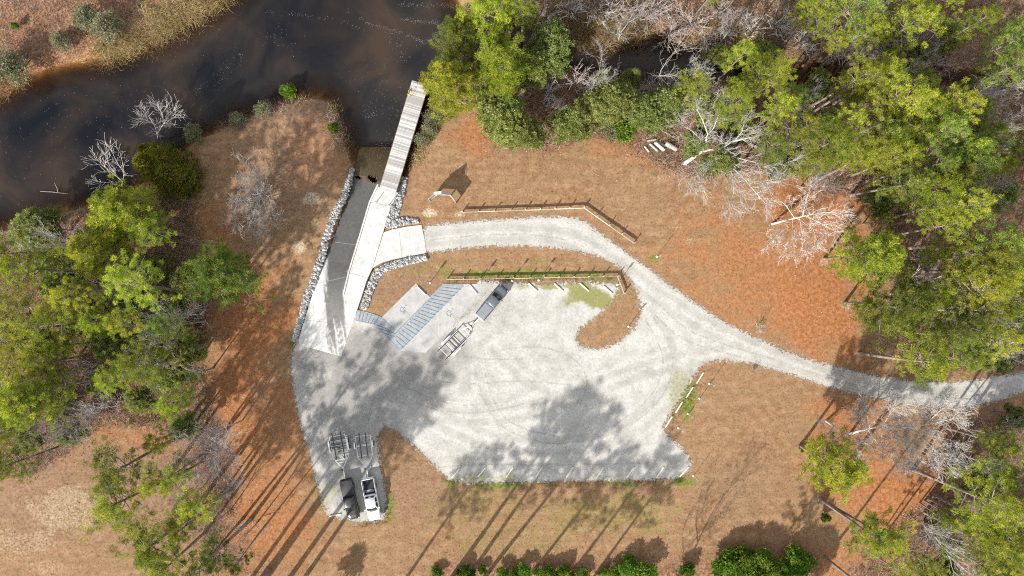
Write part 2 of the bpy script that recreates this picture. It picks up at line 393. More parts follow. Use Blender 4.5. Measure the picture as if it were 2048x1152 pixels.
me = mesh_np('ground', np.stack([fx, fy, fz], 1), F, m, dict(
    litter=litter, straw=blobs(fx, fy, STRAW, 5, .7), green=blobs(fx, fy, GREEN, 9, .6), sand=blobs(fx, fy, SAND, 13, .6), dry=blobs(fx, fy, DRY, 17, .6),
    mud=1 - sstep(-.6, .5, wd + (fbm(fx * 1.2, fy * 1.2, 31) - .5) * 1.2)), smooth=True)
ground = ob('ground', me, kind='structure')

# ---- water
def cdt_sheet(name, outline, step, zfun, mat, attrs=None, jitter=.25, smooth=True, extra=None):
    """flat sheet: outline (metres) filled with interior points"""
    o = np.array(outline); x0, y0 = o.min(0); x1, y1 = o.max(0)
    X, Y = np.meshgrid(np.arange(x0, x1, step), np.arange(y0, y1, step)); X = X.ravel(); Y = Y.ravel()
    rr = R(3); X = X + rr.uniform(-jitter, jitter, X.shape) * step; Y = Y + rr.uniform(-jitter, jitter, Y.shape) * step
    k = sdist(X, Y, o) < -step * .4
    pts = [Vector(p) for p in o] + [Vector((x, y)) for x, y in zip(X[k], Y[k])]
    nO = len(o)
    v, e, f, *_ = delaunay_2d_cdt(pts, [(i, (i + 1) % nO) for i in range(nO)], [], 1, 1e-6)
    V = np.array([(p.x, p.y) for p in v]); Fa = np.array([t for t in f if len(t) == 3])
    cx = V[Fa].mean(1); Fa = Fa[inside(cx[:, 0], cx[:, 1], o)]
    ar = np.cross(V[Fa[:, 1]] - V[Fa[:, 0]], V[Fa[:, 2]] - V[Fa[:, 0]]); Fa[ar < 0] = Fa[ar < 0][:, ::-1]
    z = zfun(V[:, 0], V[:, 1]); at = attrs(V[:, 0], V[:, 1]) if attrs else None
    return mesh_np(name, np.column_stack([V, z]), Fa, mat, at, smooth)
WF = [(x, y) for x, y in WATER]
wm, nt, n, l, b = new_mat('river_water'); g = G(nt)
wc = g.ramp(g.noise(.10, 4, dist=.6), [(.36, (.004, .0045, .0060)), (.5, (.013, .0105, .0095)), (.64, (.030, .019, .013))])  # murky brown; the dark bluish mottling paints cloud reflections into the colour
l.new(wc, b.inputs['Base Color']); b.inputs['Roughness'].default_value = .06; b.inputs['IOR'].default_value = 1.33
g.bump(b, g.noise(1.6, 3, dist=.5), .10, .08)
tr = n.new('ShaderNodeBsdfTransparent'); tr.inputs['Color'].default_value = (.60, .44, .19, 1)
mx = n.new('ShaderNodeMixShader'); l.new(g.rng(g.attr('depth'), .0, 1.15, .04, 1), mx.inputs[0])
l.new(g.mix(g.rng(g.attr('depth'), 0, .55), (.92, .88, .80), (.55, .39, .16)), tr.inputs['Color'])
l.new(tr.outputs[0], mx.inputs[1]); l.new(b.outputs[0], mx.inputs[2]); l.new(mx.outputs[0], n['Material Output'].inputs['Surface'])
Wo = PP(resample(smooth_poly(WATER, 1), 30))
cx, cy = Wo[:, 0], Wo[:, 1]
# widen a little so the sheet meets the sloping bank
nrm = np.roll(Wo, -1, 0) - np.roll(Wo, 1, 0); nrm = np.stack([-nrm[:, 1], nrm[:, 0]], 1); nrm /= np.hypot(nrm[:, 0], nrm[:, 1])[:, None] + 1e-9
tst = Wo + nrm * .3; sgn = np.where(inside(tst[:, 0], tst[:, 1], Wo), -1, 1)
Wx = Wo + nrm * (sgn * .5)[:, None]
def wattr(x, y): return dict(depth=np.clip(WATER_Z - np.where(sdist(x, y, R_POLY) < 0.3, ramp_z(x, y), ground_z(x, y)), 0, 4))
ob('river', cdt_sheet('river', Wx, .9, lambda x, y: np.full(x.shape, WATER_Z), wm, wattr), kind='structure')

# ---- gravel lot and lane
def roughen(poly, step, amp, seed, f=.9):
    p = resample(poly, step); x, y = p[:, 0], p[:, 1]
    return p + np.stack([fbm(x * f, y * f, seed) - .5, fbm(x * f, y * f, seed + 50) - .5], 1) * 2 * amp
TRACKS = [([(860, 468), (1000, 455), (1130, 455), (1230, 512), (1330, 590), (1450, 660), (1600, 725), (1750, 770), (1900, 785), (2040, 765)], 5),
          ([(860, 488), (1000, 476), (1120, 480), (1210, 530), (1310, 605), (1440, 682), (1600, 742), (1750, 788), (1900, 800), (2040, 778)], 5),
          ([(1300, 620), (1360, 700), (1330, 790), (1220, 870), (1050, 890), (900, 840), (800, 760), (690, 700)], 5), ([(1330, 610), (1395, 700), (1360, 800), (1240, 890), (1050, 915), (880, 860), (780, 780), (670, 720)], 5),
          ([(1480, 690), (1300, 720), (1100, 800), (960, 830), (780, 800), (650, 760)], 5), ([(1480, 712), (1300, 745), (1110, 820), (960, 852), (770, 822), (640, 780)], 5),
          ([(680, 720), (660, 800), (690, 860), (740, 900)], 5), ([(640, 720), (625, 790), (650, 860), (690, 900)], 5), ([(985, 700), (1060, 780), (1180, 800), (1300, 740)], 4), ([(955, 740), (965, 790), (1000, 850)], 3)]
TR = [(PP(smooth_poly(t, 2, False)), w * S) for t, w in TRACKS]
WEED = [(1180, 590, 75, 34, 1), (1130, 572, 110, 14, .9), (1200, 640, 22, 10, .5), (1090, 625, 60, 16, .45), (1360, 790, 32, 70, .7), (960, 955, 100, 14, .7), (1250, 955, 120, 12, .55), (920, 915, 40, 10, .5), (940, 650, 14, 40, .4), (1370, 950, 30, 14, .8), (655, 1000, 20, 50, .6), (790, 862, 30, 12, .6), (1080, 868, 20, 10, .4), (1560, 705, 60, 8, .3)]
def gattr(x, y):
    t = np.zeros(x.shape); rd = np.zeros(x.shape); wob = (fbm(x * .25, y * .25, 55) - .5) * .8
    for p, w in TR:
        d = np.abs(seg_dist(x, y, p) + wob * .3); t = np.maximum(t, 1 - sstep(.15, .62, d)); rd = np.maximum(rd, np.exp(-((d - .85) / .28) ** 2))
    ed = -sdist(x, y, G_POLY); rd = np.maximum(rd, np.exp(-((ed - 1.0) / .55) ** 2) * .9)
    rd = rd * (1 - t)
    return dict(track=t, ridge=rd, weed=blobs(x, y, WEED, 41, .75), edge=1 - sstep(-.60, 1.30, ed), dark_gravel=blobs(x, y, [(770, 740, 180, 95, .8), (690, 810, 130, 120, .7), (745, 690, 70, 45, .75), (630, 725, 80, 45, .75), (710, 960, 70, 90, .5)], 47, .5))
gm, nt, n, l, b = new_mat('gravel'); g = G(nt)
base = g.ramp(g.noise(.5, 5), [(.3, (.275, .267, .247)), (.5, (.338, .329, .308)), (.7, (.402, .393, .370))])
base = g.mix(g.rng(g.noise(.16, 3, dist=1.5), .5, .7, 0, .5), base, (.41, .404, .39))
st = g.noise(2.6, 5, rough=.8)
base = g.mix(g.math('MULTIPLY', g.attr('track'), g.rng(st, .3, .65, .05, .42)), base, (.25, .241, .222))
base = g.mix(g.math('MULTIPLY', g.attr('ridge'), g.rng(st, .35, .7, .1, .6)), base, (.47, .462, .443))
base = g.mix(g.attr('dark_gravel'), base, (.185, .182, .174))  # darker grey gravel near the ramp and truck stalls
spk = g.vor(7.5)
base = g.mix(1, base, g.ramp(spk, [(0, (.85, .85, .85)), (.5, (.97, .97, .97)), (1, (1, 1, 1))]), 'MULTIPLY')
base = g.mix(1, base, g.ramp(st, [(.3, (.76, .755, .74)), (.52, (.97, .967, .955)), (.65, (1.04, 1.035, 1.02))]), 'MULTIPLY')
wk = g.math('ADD', g.attr('weed'), g.math('MULTIPLY', g.math('SUBTRACT', st, .55), 2.2))
wcol = g.ramp(st, [(.3, (.10, .105, .035)), (.6, (.20, .195, .075)), (.8, (.26, .23, .12))])
base = g.mix(g.rng(g.math('MULTIPLY', wk, g.rng(g.attr('weed'), .02, .3)), .35, .8), base, wcol)
base = g.mix(g.math('MULTIPLY', g.attr('edge'), g.rng(st, .46, .62, 0, .6)), base, (.24, .18, .12))
l.new(base, b.inputs['Base Color']); b.inputs['Roughness'].default_value = .95; b.inputs['Specular IOR Level'].default_value = .1
g.bump(b, st, .8, .06)
trg = n.new('ShaderNodeBsdfTransparent'); mxg = n.new('ShaderNodeMixShader')     # the gravel thins out at its margin
thin = g.math('ADD', g.attr('edge'), g.math('MULTIPLY', g.math('SUBTRACT', st, .5), 2.4))
l.new(g.rng(thin, .60, .76), mxg.inputs[0]); l.new(b.outputs[0], mxg.inputs[1]); l.new(trg.outputs[0], mxg.inputs[2]); l.new(mxg.outputs[0], n['Material Output'].inputs['Surface'])
gp = roughen(PP(resample(smooth_poly(GRAVEL, 1), 12)), .35, .30, 61)
gp = roughen(gp, .3, .10, 71, 3.0)
gn = np.roll(gp, -3, 0) - np.roll(gp, 3, 0); gn = np.stack([-gn[:, 1], gn[:, 0]], 1); gn /= np.hypot(gn[:, 0], gn[:, 1])[:, None] + 1e-9
gt = gp + gn * .15; gp = gp + gn * (np.where(inside(gt[:, 0], gt[:, 1], gp), -1, 1) * .40)[:, None]
ob('gravel_lot', cdt_sheet('gravel_lot', gp, .32, lambda x, y: np.full(x.shape, .004), gm, gattr), kind='structure')

def rut_mat():
    m, nt, n, l, b = new_mat('tyre_rut'); g = G(nt); st = g.noise(1.1, 5, rough=.8)
    l.new(g.ramp(st, [(.35, (.17, .155, .130)), (.6, (.27, .26, .24))]), b.inputs['Base Color']); b.inputs['Roughness'].default_value = .95
    tr = n.new('ShaderNodeBsdfTransparent'); mx = n.new('ShaderNodeMixShader'); l.new(g.rng(st, .44, .66, .0, .42), mx.inputs[0])
    l.new(tr.outputs[0], mx.inputs[1]); l.new(b.outputs[0], mx.inputs[2]); l.new(mx.outputs[0], n['Material Output'].inputs['Surface']); return m
M['rut'] = rut_mat(); lot = bpy.data.objects['gravel_lot']
for k, rut in enumerate(([(700, 735), (790, 782), (830, 803), (872, 821), (942, 828), (1010, 818), (1090, 795)], [(715, 722), (800, 768), (845, 790), (890, 806), (950, 812), (1020, 803)], [(950, 740), (958, 770), (968, 802), (993, 847), (1043, 875), (1110, 890), (1180, 880)], [(968, 738), (975, 768), (985, 798), (1010, 840), (1058, 862), (1120, 874)],
        [(870, 935), (960, 928), (1080, 930), (1180, 929), (1300, 925)], [(1000, 700), (1080, 690), (1150, 715), (1180, 760), (1160, 810)], [(1290, 640), (1320, 690), (1330, 740), (1300, 800), (1230, 850)], [(1305, 632), (1338, 685), (1350, 740), (1318, 808), (1246, 862)], [(1560, 722), (1450, 690), (1370, 660), (1310, 600), (1240, 545), (1170, 490), (1090, 470), (980, 468), (860, 480)],
        [(1560, 735), (1450, 706), (1360, 680), (1295, 615), (1225, 560)], [(1900, 790), (1800, 785), (1700, 768), (1600, 738)], [(2040, 770), (1960, 790), (1880, 801), (1780, 795), (1680, 772)], [(620, 740), (640, 800), (665, 860)], [(650, 735), (668, 800), (690, 850)], [(740, 900), (735, 830), (760, 770), (830, 730)], [(860, 760), (940, 770), (1040, 760), (1140, 770)], [(880, 700), (960, 720), (1050, 718)])):
    o_ = np.array(smooth_poly(rut, 3, False)); q = MB(); p_ = PP(o_); kk = len(p_)
    for i in range(kk - 1):
        d = p_[i + 1] - p_[i]; d = d / (np.hypot(*d) + 1e-9); e = np.array([-d[1], d[0]]) * .11
        v_ = [p_[i] - e, p_[i + 1] - e, p_[i + 1] + e, p_[i] + e]; q.add([(w_[0], w_[1], .0085 + .0004 * k) for w_ in v_], [[0, 1, 2, 3]])
    q.build('tyre_rut', M['rut'], lot)

# ---- concrete
def concrete(name, wet=False, tone=.52):
    m, nt, n, l, b = new_mat(name); g = G(nt)
    c = g.ramp(g.noise(.45, 5), [(.3, (tone * .84, tone * .83, tone * .80)), (.5, (tone, tone * .99, tone * .965)), (.7, (tone * 1.13, tone * 1.12, tone * 1.09))])
    c = g.mix(g.rng(g.noise(1.4, 6, rough=.7), .48, .72, 0, .6), c, (tone * .60, tone * .58, tone * .52))
    c = g.mix(g.rng(g.noise(.8, 4, sy=(3, .35, 1)), .56, .68, 0, .35), c, (tone * .66, tone * .64, tone * .60))
    c = g.mix(1, c, g.ramp(g.noise(9, 4), [(.3, (.86, .86, .85)), (.6, (1, 1, 1))]), 'MULTIPLY')
    b.inputs['Roughness'].default_value = .85
    if wet:
        w = g.attr('wet')
        v = g.noise(2.4, 5, rough=.7)
        wcl = g.ramp(v, [(.3, (.026, .025, .022)), (.6, (.048, .046, .042)), (.8, (.085, .082, .076))])
        c = g.mix(w, c, wcl); al = g.attr('algae'); c = g.mix(al, c, (.075, .068, .040))
        l.new(g.rng(w, 0, 1, .85, .5), b.inputs['Roughness'])
    l.new(c, b.inputs['Base Color']); g.bump(b, g.noise(12, 3), .25, .02)
    return m
M['ramp'] = concrete('ramp_concrete', True, .47); M['conc'] = concrete('slab_concrete', False, .405); M['apron'] = concrete('apron_concrete', False, .31)
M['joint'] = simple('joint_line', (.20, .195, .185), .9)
STREAK_L = PP([(652, 505), (650, 560), (648, 620), (646, 690), (645, 712)])
def wattr2(x, y):
    px = x / S + 1024; py = 576 - y / S
    # streak coordinate runs with the wheels, down and slightly to the right
    u = px - (py - 560) * .16
    st = fbm(u * .33, py * .012, 81, 5); st2 = fbm(u * .9, py * .03, 91, 4)
    left = np.interp(py, [300, 505, 560, 620, 700, 720], [600, 652, 652, 652, 652, 652])
    right = np.interp(py, [300, 540, 589, 640, 680, 713], [900, 699, 690, 692, 698, 690])
    core = sstep(-4, 4, px - left + (st - .5) * 20) * sstep(-4, 4, right - px + (st - .5) * 16)
    fade = np.interp(py, [300, 560, 590, 640, 690, 720], [1, 1, .90, .58, .44, .34])
    wet = core * np.clip(sstep(.0, .16, fade - (st * .65 + st2 * .35) + .12), 0, 1) * np.interp(py, [540, 620, 720], [1, .85, .7])
    return dict(wet=wet * .95, algae=sstep(375, 330, py) * .8)
Ro = resample(R_POLY, .5)
ramp = ob('boat_ramp', cdt_sheet('boat_ramp', Ro, .16, ramp_z, M['ramp'], wattr2, .2), kind='structure')
# give the slab its thickness
sk = MB()
for i in range(len(Ro)):
    a = Ro[i]; c_ = Ro[(i + 1) % len(Ro)]; za = float(ramp_z(*a)); zc = float(ramp_z(*c_))
    sk.add([(a[0], a[1], za), (c_[0], c_[1], zc), (c_[0], c_[1], zc - .22), (a[0], a[1], za - .22)], [[0, 1, 2, 3]])
sk.build('slab_edge', M['conc'], ramp)
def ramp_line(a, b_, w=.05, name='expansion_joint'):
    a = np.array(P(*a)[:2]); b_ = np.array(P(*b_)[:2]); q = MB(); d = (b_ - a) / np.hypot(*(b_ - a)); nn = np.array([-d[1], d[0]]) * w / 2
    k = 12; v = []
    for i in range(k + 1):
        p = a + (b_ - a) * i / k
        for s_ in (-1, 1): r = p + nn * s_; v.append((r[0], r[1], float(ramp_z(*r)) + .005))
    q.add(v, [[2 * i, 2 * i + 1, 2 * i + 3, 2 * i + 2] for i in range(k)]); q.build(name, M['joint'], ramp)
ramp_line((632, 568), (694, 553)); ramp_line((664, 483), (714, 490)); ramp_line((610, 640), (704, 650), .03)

# raised walkway beside the ramp, rising to the dock
walk_poly = [(687, 592), (698, 543), (721, 469), (740, 405), (757, 374), (797, 386), (782, 414), (767, 464), (745, 536), (733, 562), (722, 597), (700, 612)]
WK0 = np.array(P(705, 600)[:2]); WK1 = np.array(P(776, 380)[:2]); WKd = (WK1 - WK0) / np.hypot(*(WK1 - WK0)); WKL = np.hypot(*(WK1 - WK0))
def walk_z(x, y):
    t = ((x - WK0[0]) * WKd[0] + (y - WK0[1]) * WKd[1]) / WKL
    return .045 + .20 * sstep(0.05, 1, t)
def slab(name, outline, zf, mat, th=.25, parent=None, **pr):
    o = np.array(outline); ar = np.sum(o[:, 0] * np.roll(o[:, 1], -1) - np.roll(o[:, 0], -1) * o[:, 1])
    if ar < 0: o = o[::-1]
    k = len(o); zt = zf(o[:, 0], o[:, 1])
    v = [(p[0], p[1], z) for p, z in zip(o, zt)] + [(p[0], p[1], z - th) for p, z in zip(o, zt)]
    bm = bmesh.new(); vs = [bm.verts.new(p) for p in v]
    top = bm.faces.new(vs[:k]); bm.faces.new(vs[k:][::-1])
    for i in range(k): bm.faces.new([vs[i], vs[i + k], vs[(i + 1) % k + k], vs[(i + 1) % k]])
    big_ = [f for f in bm.faces if len(f.verts) > 4]
    tri = tessellate_polygon([[Vector((p[0], p[1], 0)) for p in o]])
    bmesh.ops.delete(bm, geom=big_, context='FACES_ONLY')
    for t_ in tri: bm.faces.new([vs[i] for i in t_]); bm.faces.new([vs[i + k] for i in t_][::-1])
    bmesh.ops.recalc_face_normals(bm, faces=bm.faces)
    me = bpy.data.meshes.new(name); bm.to_mesh(me); bm.free(); me.materials.append(mat)
    return ob(name, me, parent, **pr)
walk = slab('concrete_walkway', resample(PP(walk_poly), .8), walk_z, M['conc'], 1.2, kind='structure')
kb = MB()
for i in range(len(KERB) - 2):
    a, c_ = KERB[i], KERB[i + 1]
    kb.bar((a[0], a[1], float(walk_z(*a)) + .03), (c_[0], c_[1], float(walk_z(*c_)) + .03), .20, .16)
kb.build('kerb', M['conc'], walk, .02)
def sheet_line(pts, w, zf, mat, name, parent, closed=False, dz=.004):
    q = MB(); p = resample(np.array(pts), .5, closed); k = len(p)
    for i in range(k if closed else k - 1):
        a, c_ = p[i], p[(i + 1) % k]; d = c_ - a; d = d / (np.hypot(*d) + 1e-9); nn = np.array([-d[1], d[0]]) * w / 2
        q.add([(a[0] - nn[0], a[1] - nn[1], float(zf(*(a - nn))) + dz), (c_[0] - nn[0], c_[1] - nn[1], float(zf(*(c_ - nn))) + dz), (c_[0] + nn[0], c_[1] + nn[1], float(zf(*(c_ + nn))) + dz), (a[0] + nn[0], a[1] + nn[1], float(zf(*(a + nn))) + dz)], [[0, 1, 2, 3]])
    return q.build(name, mat, parent)
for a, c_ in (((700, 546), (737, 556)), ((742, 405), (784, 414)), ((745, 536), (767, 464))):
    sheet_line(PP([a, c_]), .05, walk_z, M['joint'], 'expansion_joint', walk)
# the pad where the lane reaches the walkway
pad_out = [(767.5, 464.5), (785, 459), (815, 453), (843, 450), (849, 478), (853, 506), (820, 512), (785, 519), (765, 525), (753, 531), (745.7, 536)]
pad = slab('concrete_pad', PP(pad_out), lambda x, y: .045 + .05 * sstep(-11.5, -17, x), M['conc'], .3, kind='structure')
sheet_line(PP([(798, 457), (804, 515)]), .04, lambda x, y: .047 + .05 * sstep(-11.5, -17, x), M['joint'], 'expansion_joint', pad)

# parking apron
AZ = .022
apron_out = [(715, 620), (740, 626), (764, 634), (832, 566.5), (860, 594), (886, 568), (987, 568), (919, 637), (851, 705.5), (801, 701), (778, 679), (755, 656), (748, 650), (709, 641)]
flat = lambda z: (lambda x, y: np.zeros(np.shape(x)) + z)
apron = slab('parking_apron', PP(apron_out), flat(AZ), M['apron'], .2, kind='structure')
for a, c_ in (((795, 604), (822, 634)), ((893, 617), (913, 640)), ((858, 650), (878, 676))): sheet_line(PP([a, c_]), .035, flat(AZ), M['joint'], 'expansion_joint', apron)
def paint(name, col, wear0, wear1):
    m, nt, n, l, b = new_mat(name); g = G(nt); l.new(g.ramp(g.noise(1.5, 4), [(.3, tuple(k * .8 for k in col)), (.7, tuple(k * 1.15 for k in col))]), b.inputs['Base Color']); b.inputs['Roughness'].default_value = .7
    tr = n.new('ShaderNodeBsdfTransparent'); mx = n.new('ShaderNodeMixShader')
    l.new(g.rng(g.noise(2.6, 6, rough=.75), .33, .67, wear0, wear1), mx.inputs[0]); l.new(tr.outputs[0], mx.inputs[1]); l.new(b.outputs[0], mx.inputs[2]); l.new(mx.outputs[0], n['Material Output'].inputs['Surface']); return m
M['blue'] = paint('worn_blue_paint', (.16, .235, .32), .15, .85); M['wash'] = paint('faded_blue_wash', (.29, .335, .375), .0, .55); M['hatch'] = paint('worn_hatch_paint', (.055, .07, .09), .25, 1.0)
aisle = [(886, 569), (927, 569), (801, 700.5), (779, 679), (784, 672), (861, 594)]
path = [(715, 621), (764, 634.5), (790, 660), (783, 672), (779, 678.5), (755, 656), (748, 649.5), (710, 640.5)]
slab('faded_paint', PP(aisle), flat(AZ + .004), M['wash'], .003, apron); slab('faded_paint', PP(path), flat(AZ + .005), M['wash'], .003, apron)
for ln in ([(886, 570), (861, 596), (783, 674)], [(927, 571), (802, 699)], [(716, 622), (764, 635), (792, 661)], [(711, 640), (748, 648), (756, 655), (800, 700)], [(764, 636), (749, 649)], [(886, 570), (927, 570)]):
    sheet_line(PP(ln), .13, flat(AZ + .008), M['blue'], 'painted_line', apron)
for i in range(19):
    t = i / 18; a = np.array([883, 574]) * (1 - t) + np.array([786, 677]) * t; c_ = np.array([922, 576]) * (1 - t) + np.array([808, 693]) * t
    if i > 17: a = a + (5, 4)
    sheet_line(PP([a + (1, 0), c_ + (0, 2.5)]), .075, flat(AZ + .012), M['hatch'], 'painted_stripe', apron)
for i in range(6):
    t = (i + .6) / 6.3; a = np.array([717, 622]) * (1 - t) + np.array([763, 635]) * t; c_ = np.array([711, 640]) * (1 - t) + np.array([750, 650]) * t
    sheet_line(PP([a, c_ + (3, -1)]), .07, flat(AZ + .012), M['hatch'], 'painted_stripe', apron)
for a, c_ in (((752, 649), (783, 662)), ((759, 657), (790, 667)), ((767, 666), (789, 673))): sheet_line(PP([a, c_]), .07, flat(AZ + .012), M['hatch'], 'painted_stripe', apron)
# wheelchair pictograms
def wheelchair(px, py, rot, sc):
    q = MB(); z = .0
    def stroke(pts, w):
        p = [np.array(k, float) for k in pts]
        for a, c_ in zip(p[:-1], p[1:]):
            d = (c_ - a) / np.hypot(*(c_ - a)); nn = np.array([-d[1], d[0]]) * w / 2; a = a - d * w * .3; c_ = c_ + d * w * .3
            q.add([(*(a - nn), z), (*(c_ - nn), z), (*(c_ + nn), z), (*(a + nn), z)], [[0, 1, 2, 3]])
    stroke([(.38 * math.cos(t) - .05, .38 * math.sin(t) - .3) for t in np.linspace(math.radians(110), math.radians(385), 16)], .10)
    stroke([(-.08, .38), (-.02, -.12), (.34, -.12), (.5, -.55), (.66, -.5)], .12); stroke([(-.06, .15), (.26, .15)], .09)
    q.add([(.13 * math.cos(t) - .08, .13 * math.sin(t) + .62, 0) for t in np.linspace(0, 2 * math.pi, 14)[:-1]], [list(range(13))])
    x, y, _ = P(px, py); o = q.build('wheelchair_symbol', M['blue'], apron); o.location = (x, y, AZ + .009); o.rotation_euler = (0, 0, rot); o.scale = (sc, sc, 1)
wheelchair(808, 617, math.radians(-45), .8); wheelchair(901, 624, math.radians(-45), .8)
# ------------------------------------------------------------------ riprap, foam, leaf mats
def rock_mat():
    m, nt, n, l, b = new_mat('riprap_stone'); g = G(nt)
    c = g.ramp(g.attr('tint'), [(0, (.12, .12, .122)), (.35, (.22, .22, .222)), (.7, (.33, .326, .32)), (1, (.50, .49, .48))])
    c = g.mix(1, c, g.ramp(g.noise(9, 4), [(.3, (.75, .74, .72)), (.65, (1, 1, 1))]), 'MULTIPLY'); l.new(c, b.inputs['Base Color']); b.inputs['Roughness'].default_value = .9; return m
M['rock'] = rock_mat()
def ico():
    bm = bmesh.new(); bmesh.ops.create_icosphere(bm, subdivisions=1, radius=1); v = np.array([p.co for p in bm.verts]); f = np.array([[q.index for q in t.verts] for t in bm.faces]); bm.free(); return v, f
ICV, ICF = ico()
def riprap(name, line, half, dens, seed, zf, label):
    rr = R(seed); p = PP(smooth_poly(line, 1, False)); L = np.cumsum(np.r_[0, np.hypot(*np.diff(p, axis=0).T)]); nr = int(L[-1] * dens * 1.3); Vs = []; Fs = []; T = []
    for i in range(nr):
        s_ = rr.uniform(0, L[-1]); k = min(np.searchsorted(L, s_) - 1, len(p) - 2); k = max(k, 0); t = (s_ - L[k]) / (L[k + 1] - L[k])
        c_ = p[k] + (p[k + 1] - p[k]) * t; d = p[k + 1] - p[k]; d /= np.hypot(*d); hw = np.interp(s_ / L[-1], np.linspace(0, 1, len(half)), half) * S * .82
        o = rr.uniform(-1, 1); c_ = c_ + np.array([-d[1], d[0]]) * o * hw
        r = rr.uniform(.09, .19) * (1.4 if rr.rand() < .12 else 1)
        v = ICV * (1 + rr.uniform(-.28, .28, (12, 1))) * rr.uniform(.6, 1.25, 3) * r
        a = rr.uniform(0, 6.28); b_ = rr.uniform(-.6, .6); ca, sa = math.cos(a), math.sin(a); cb, sb = math.cos(b_), math.sin(b_)
        v = v @ np.array([[ca, -sa, 0], [sa, ca, 0], [0, 0, 1]]) @ np.array([[1, 0, 0], [0, cb, -sb], [0, sb, cb]])
        z = zf(*c_) + r * .25 + rr.uniform(0, .16) * (1 - abs(o))
        Fs.append(ICF + len(Vs) * 12); Vs.append(v + np.array([c_[0], c_[1], z])); T += [rr.beta(1.6, 1.5)] * 20
    me = mesh_np(name, np.vstack(Vs), np.vstack(Fs), M['rock'], dict(tint=T), fdom='FACE'); ob(name, me, kind='stuff', label=label, category='rocks')
riprap('riprap', [(703, 335), (697, 368), (686, 398), (664, 440), (652, 480), (641, 520), (627, 560), (613, 600), (601, 640), (588, 682)], [4, 6, 8, 8, 8, 8, 8, 8, 7, 5], 62, 1, lambda x, y: gz(x - .5, y), 'long strip of grey riprap stones along the left edge of the ramp')
riprap('riprap', [(806, 352), (799, 380), (793, 410), (785, 432), (778, 456)], [8, 12, 12, 14, 9], 95, 2, lambda x, y: gz(x, y), 'grey riprap stones between dock walkway and lawn')
riprap('riprap', [(785, 448), (805, 441), (836, 443)], [8, 9, 5], 65, 3, lambda x, y: gz(x, y), 'short patch of grey riprap stones above the concrete pad')
riprap('riprap', [(853, 514), (820, 521), (790, 528), (765, 538), (750, 553), (741, 575), (735, 595), (727, 618)], [6, 8, 8, 9, 9, 9, 9, 7], 75, 4, lambda x, y: gz(x, y), 'curved strip of grey riprap stones below the concrete pad')

def blades(name, O, D, Ln, Wd, tint, mat, bend=None):
    """thin pointed blades: origin, direction, length, width"""
    k = len(O); rr = R(5); D = D / np.linalg.norm(D, axis=1)[:, None]
    sd = np.cross(D, rr.normal(size=(k, 3))); sd /= np.linalg.norm(sd, axis=1)[:, None] + 1e-9
    sd *= (np.asarray(Wd) / 2 * np.ones(k))[:, None]; tip = O + D * (np.asarray(Ln) * np.ones(k))[:, None]
    if bend is not None: tip = tip + bend
    V = np.empty((k * 3, 3)); V[0::3] = O - sd; V[1::3] = O + sd; V[2::3] = tip
    return mesh_np(name, V, np.arange(k * 3).reshape(k, 3), mat, dict(tint=tint), fdom='FACE')

M['foam'] = simple('foam', (.20, .19, .178), .8)
def flakes(name, pts, size, z, mat, seed, **pr):
    rr = R(seed); k = len(pts); a0 = rr.uniform(0, 6.28, k); sz = rr.uniform(size[0], size[1], k); V = np.empty((k * 5, 3)); asp = rr.uniform(.35, 1, k)
    rot = rr.uniform(0, 3.14, k)
    for j in range(5):
        r = sz * rr.uniform(.5, 1, k); x = r * np.cos(a0 + j * 1.2566); y = r * np.sin(a0 + j * 1.2566) * asp
        V[j::5, 0] = pts[:, 0] + x * np.cos(rot) - y * np.sin(rot); V[j::5, 1] = pts[:, 1] + x * np.sin(rot) + y * np.cos(rot); V[j::5, 2] = z
    return ob(name, mesh_np(name, V, np.arange(k * 5).reshape(k, 5), mat), kind='stuff', **pr)
rr = R(77)
def along(line, k, w):
    p = smooth_poly(line, 2, False); L = np.cumsum(np.r_[0, np.hypot(*np.diff(p, axis=0).T)]); s_ = rr.uniform(0, L[-1], k)
    # clumped along the line
    s_ = s_[vnoise(s_ * .08, s_ * 0, rr.randint(99)) > .35]
    x = np.interp(s_, L, p[:, 0]); y = np.interp(s_, L, p[:, 1]); return np.stack([x + rr.normal(0, w, len(s_)), y + rr.normal(0, w, len(s_))], 1)
fo = [along(q, k, w) for q, k, w in (([(525, 18), (600, 25), (660, 32), (700, 45), (740, 60)], 150, 2.5), ([(690, 15), (740, 45), (780, 55), (815, 65), (850, 82)], 240, 2.5), ([(790, 30), (830, 38), (880, 40)], 260, 3),
      ([(795, 3), (840, 5), (910, 6)], 200, 3), ([(825, 70), (850, 82), (868, 66), (890, 48)], 200, 2.2), ([(770, 55), (800, 90), (808, 115)], 130, 8), ([(370, 185), (430, 160), (455, 130), (480, 100)], 170, 9), ([(520, 70), (560, 75), (590, 95)], 120, 14), ([(745, 330), (770, 290), (785, 250), (795, 200)], 220, 10), ([(730, 215), (745, 220)], 70, 8), ([(700, 150), (760, 170), (790, 200)], 100, 18), ([(60, 230), (200, 210), (300, 170)], 90, 22))]
un = np.stack([rr.uniform(-60, 920, 2200), rr.uniform(-40, 450, 2200)], 1)
un = un[vnoise(un[:, 0] * .012, un[:, 1] * .02, 9) + rr.uniform(-.25, .25, 2200) > .70]
fo = PP(np.vstack(fo + [un])); fo = fo[(sdist(fo[:, 0], fo[:, 1], W_POLY) < -.6) & (sdist(fo[:, 0], fo[:, 1], PP([(760, 378), (825, 160), (850, 168), (797, 388)])) > .1)]
flakes('water_foam', fo, (.018, .05), WATER_Z + .006, M['foam'], 3, label='white foam flecks floating on the dark river', category='foam')
M['mat'] = simple('floating_leaves', (.15, .060, .024), .8, var=.6, scale=14)
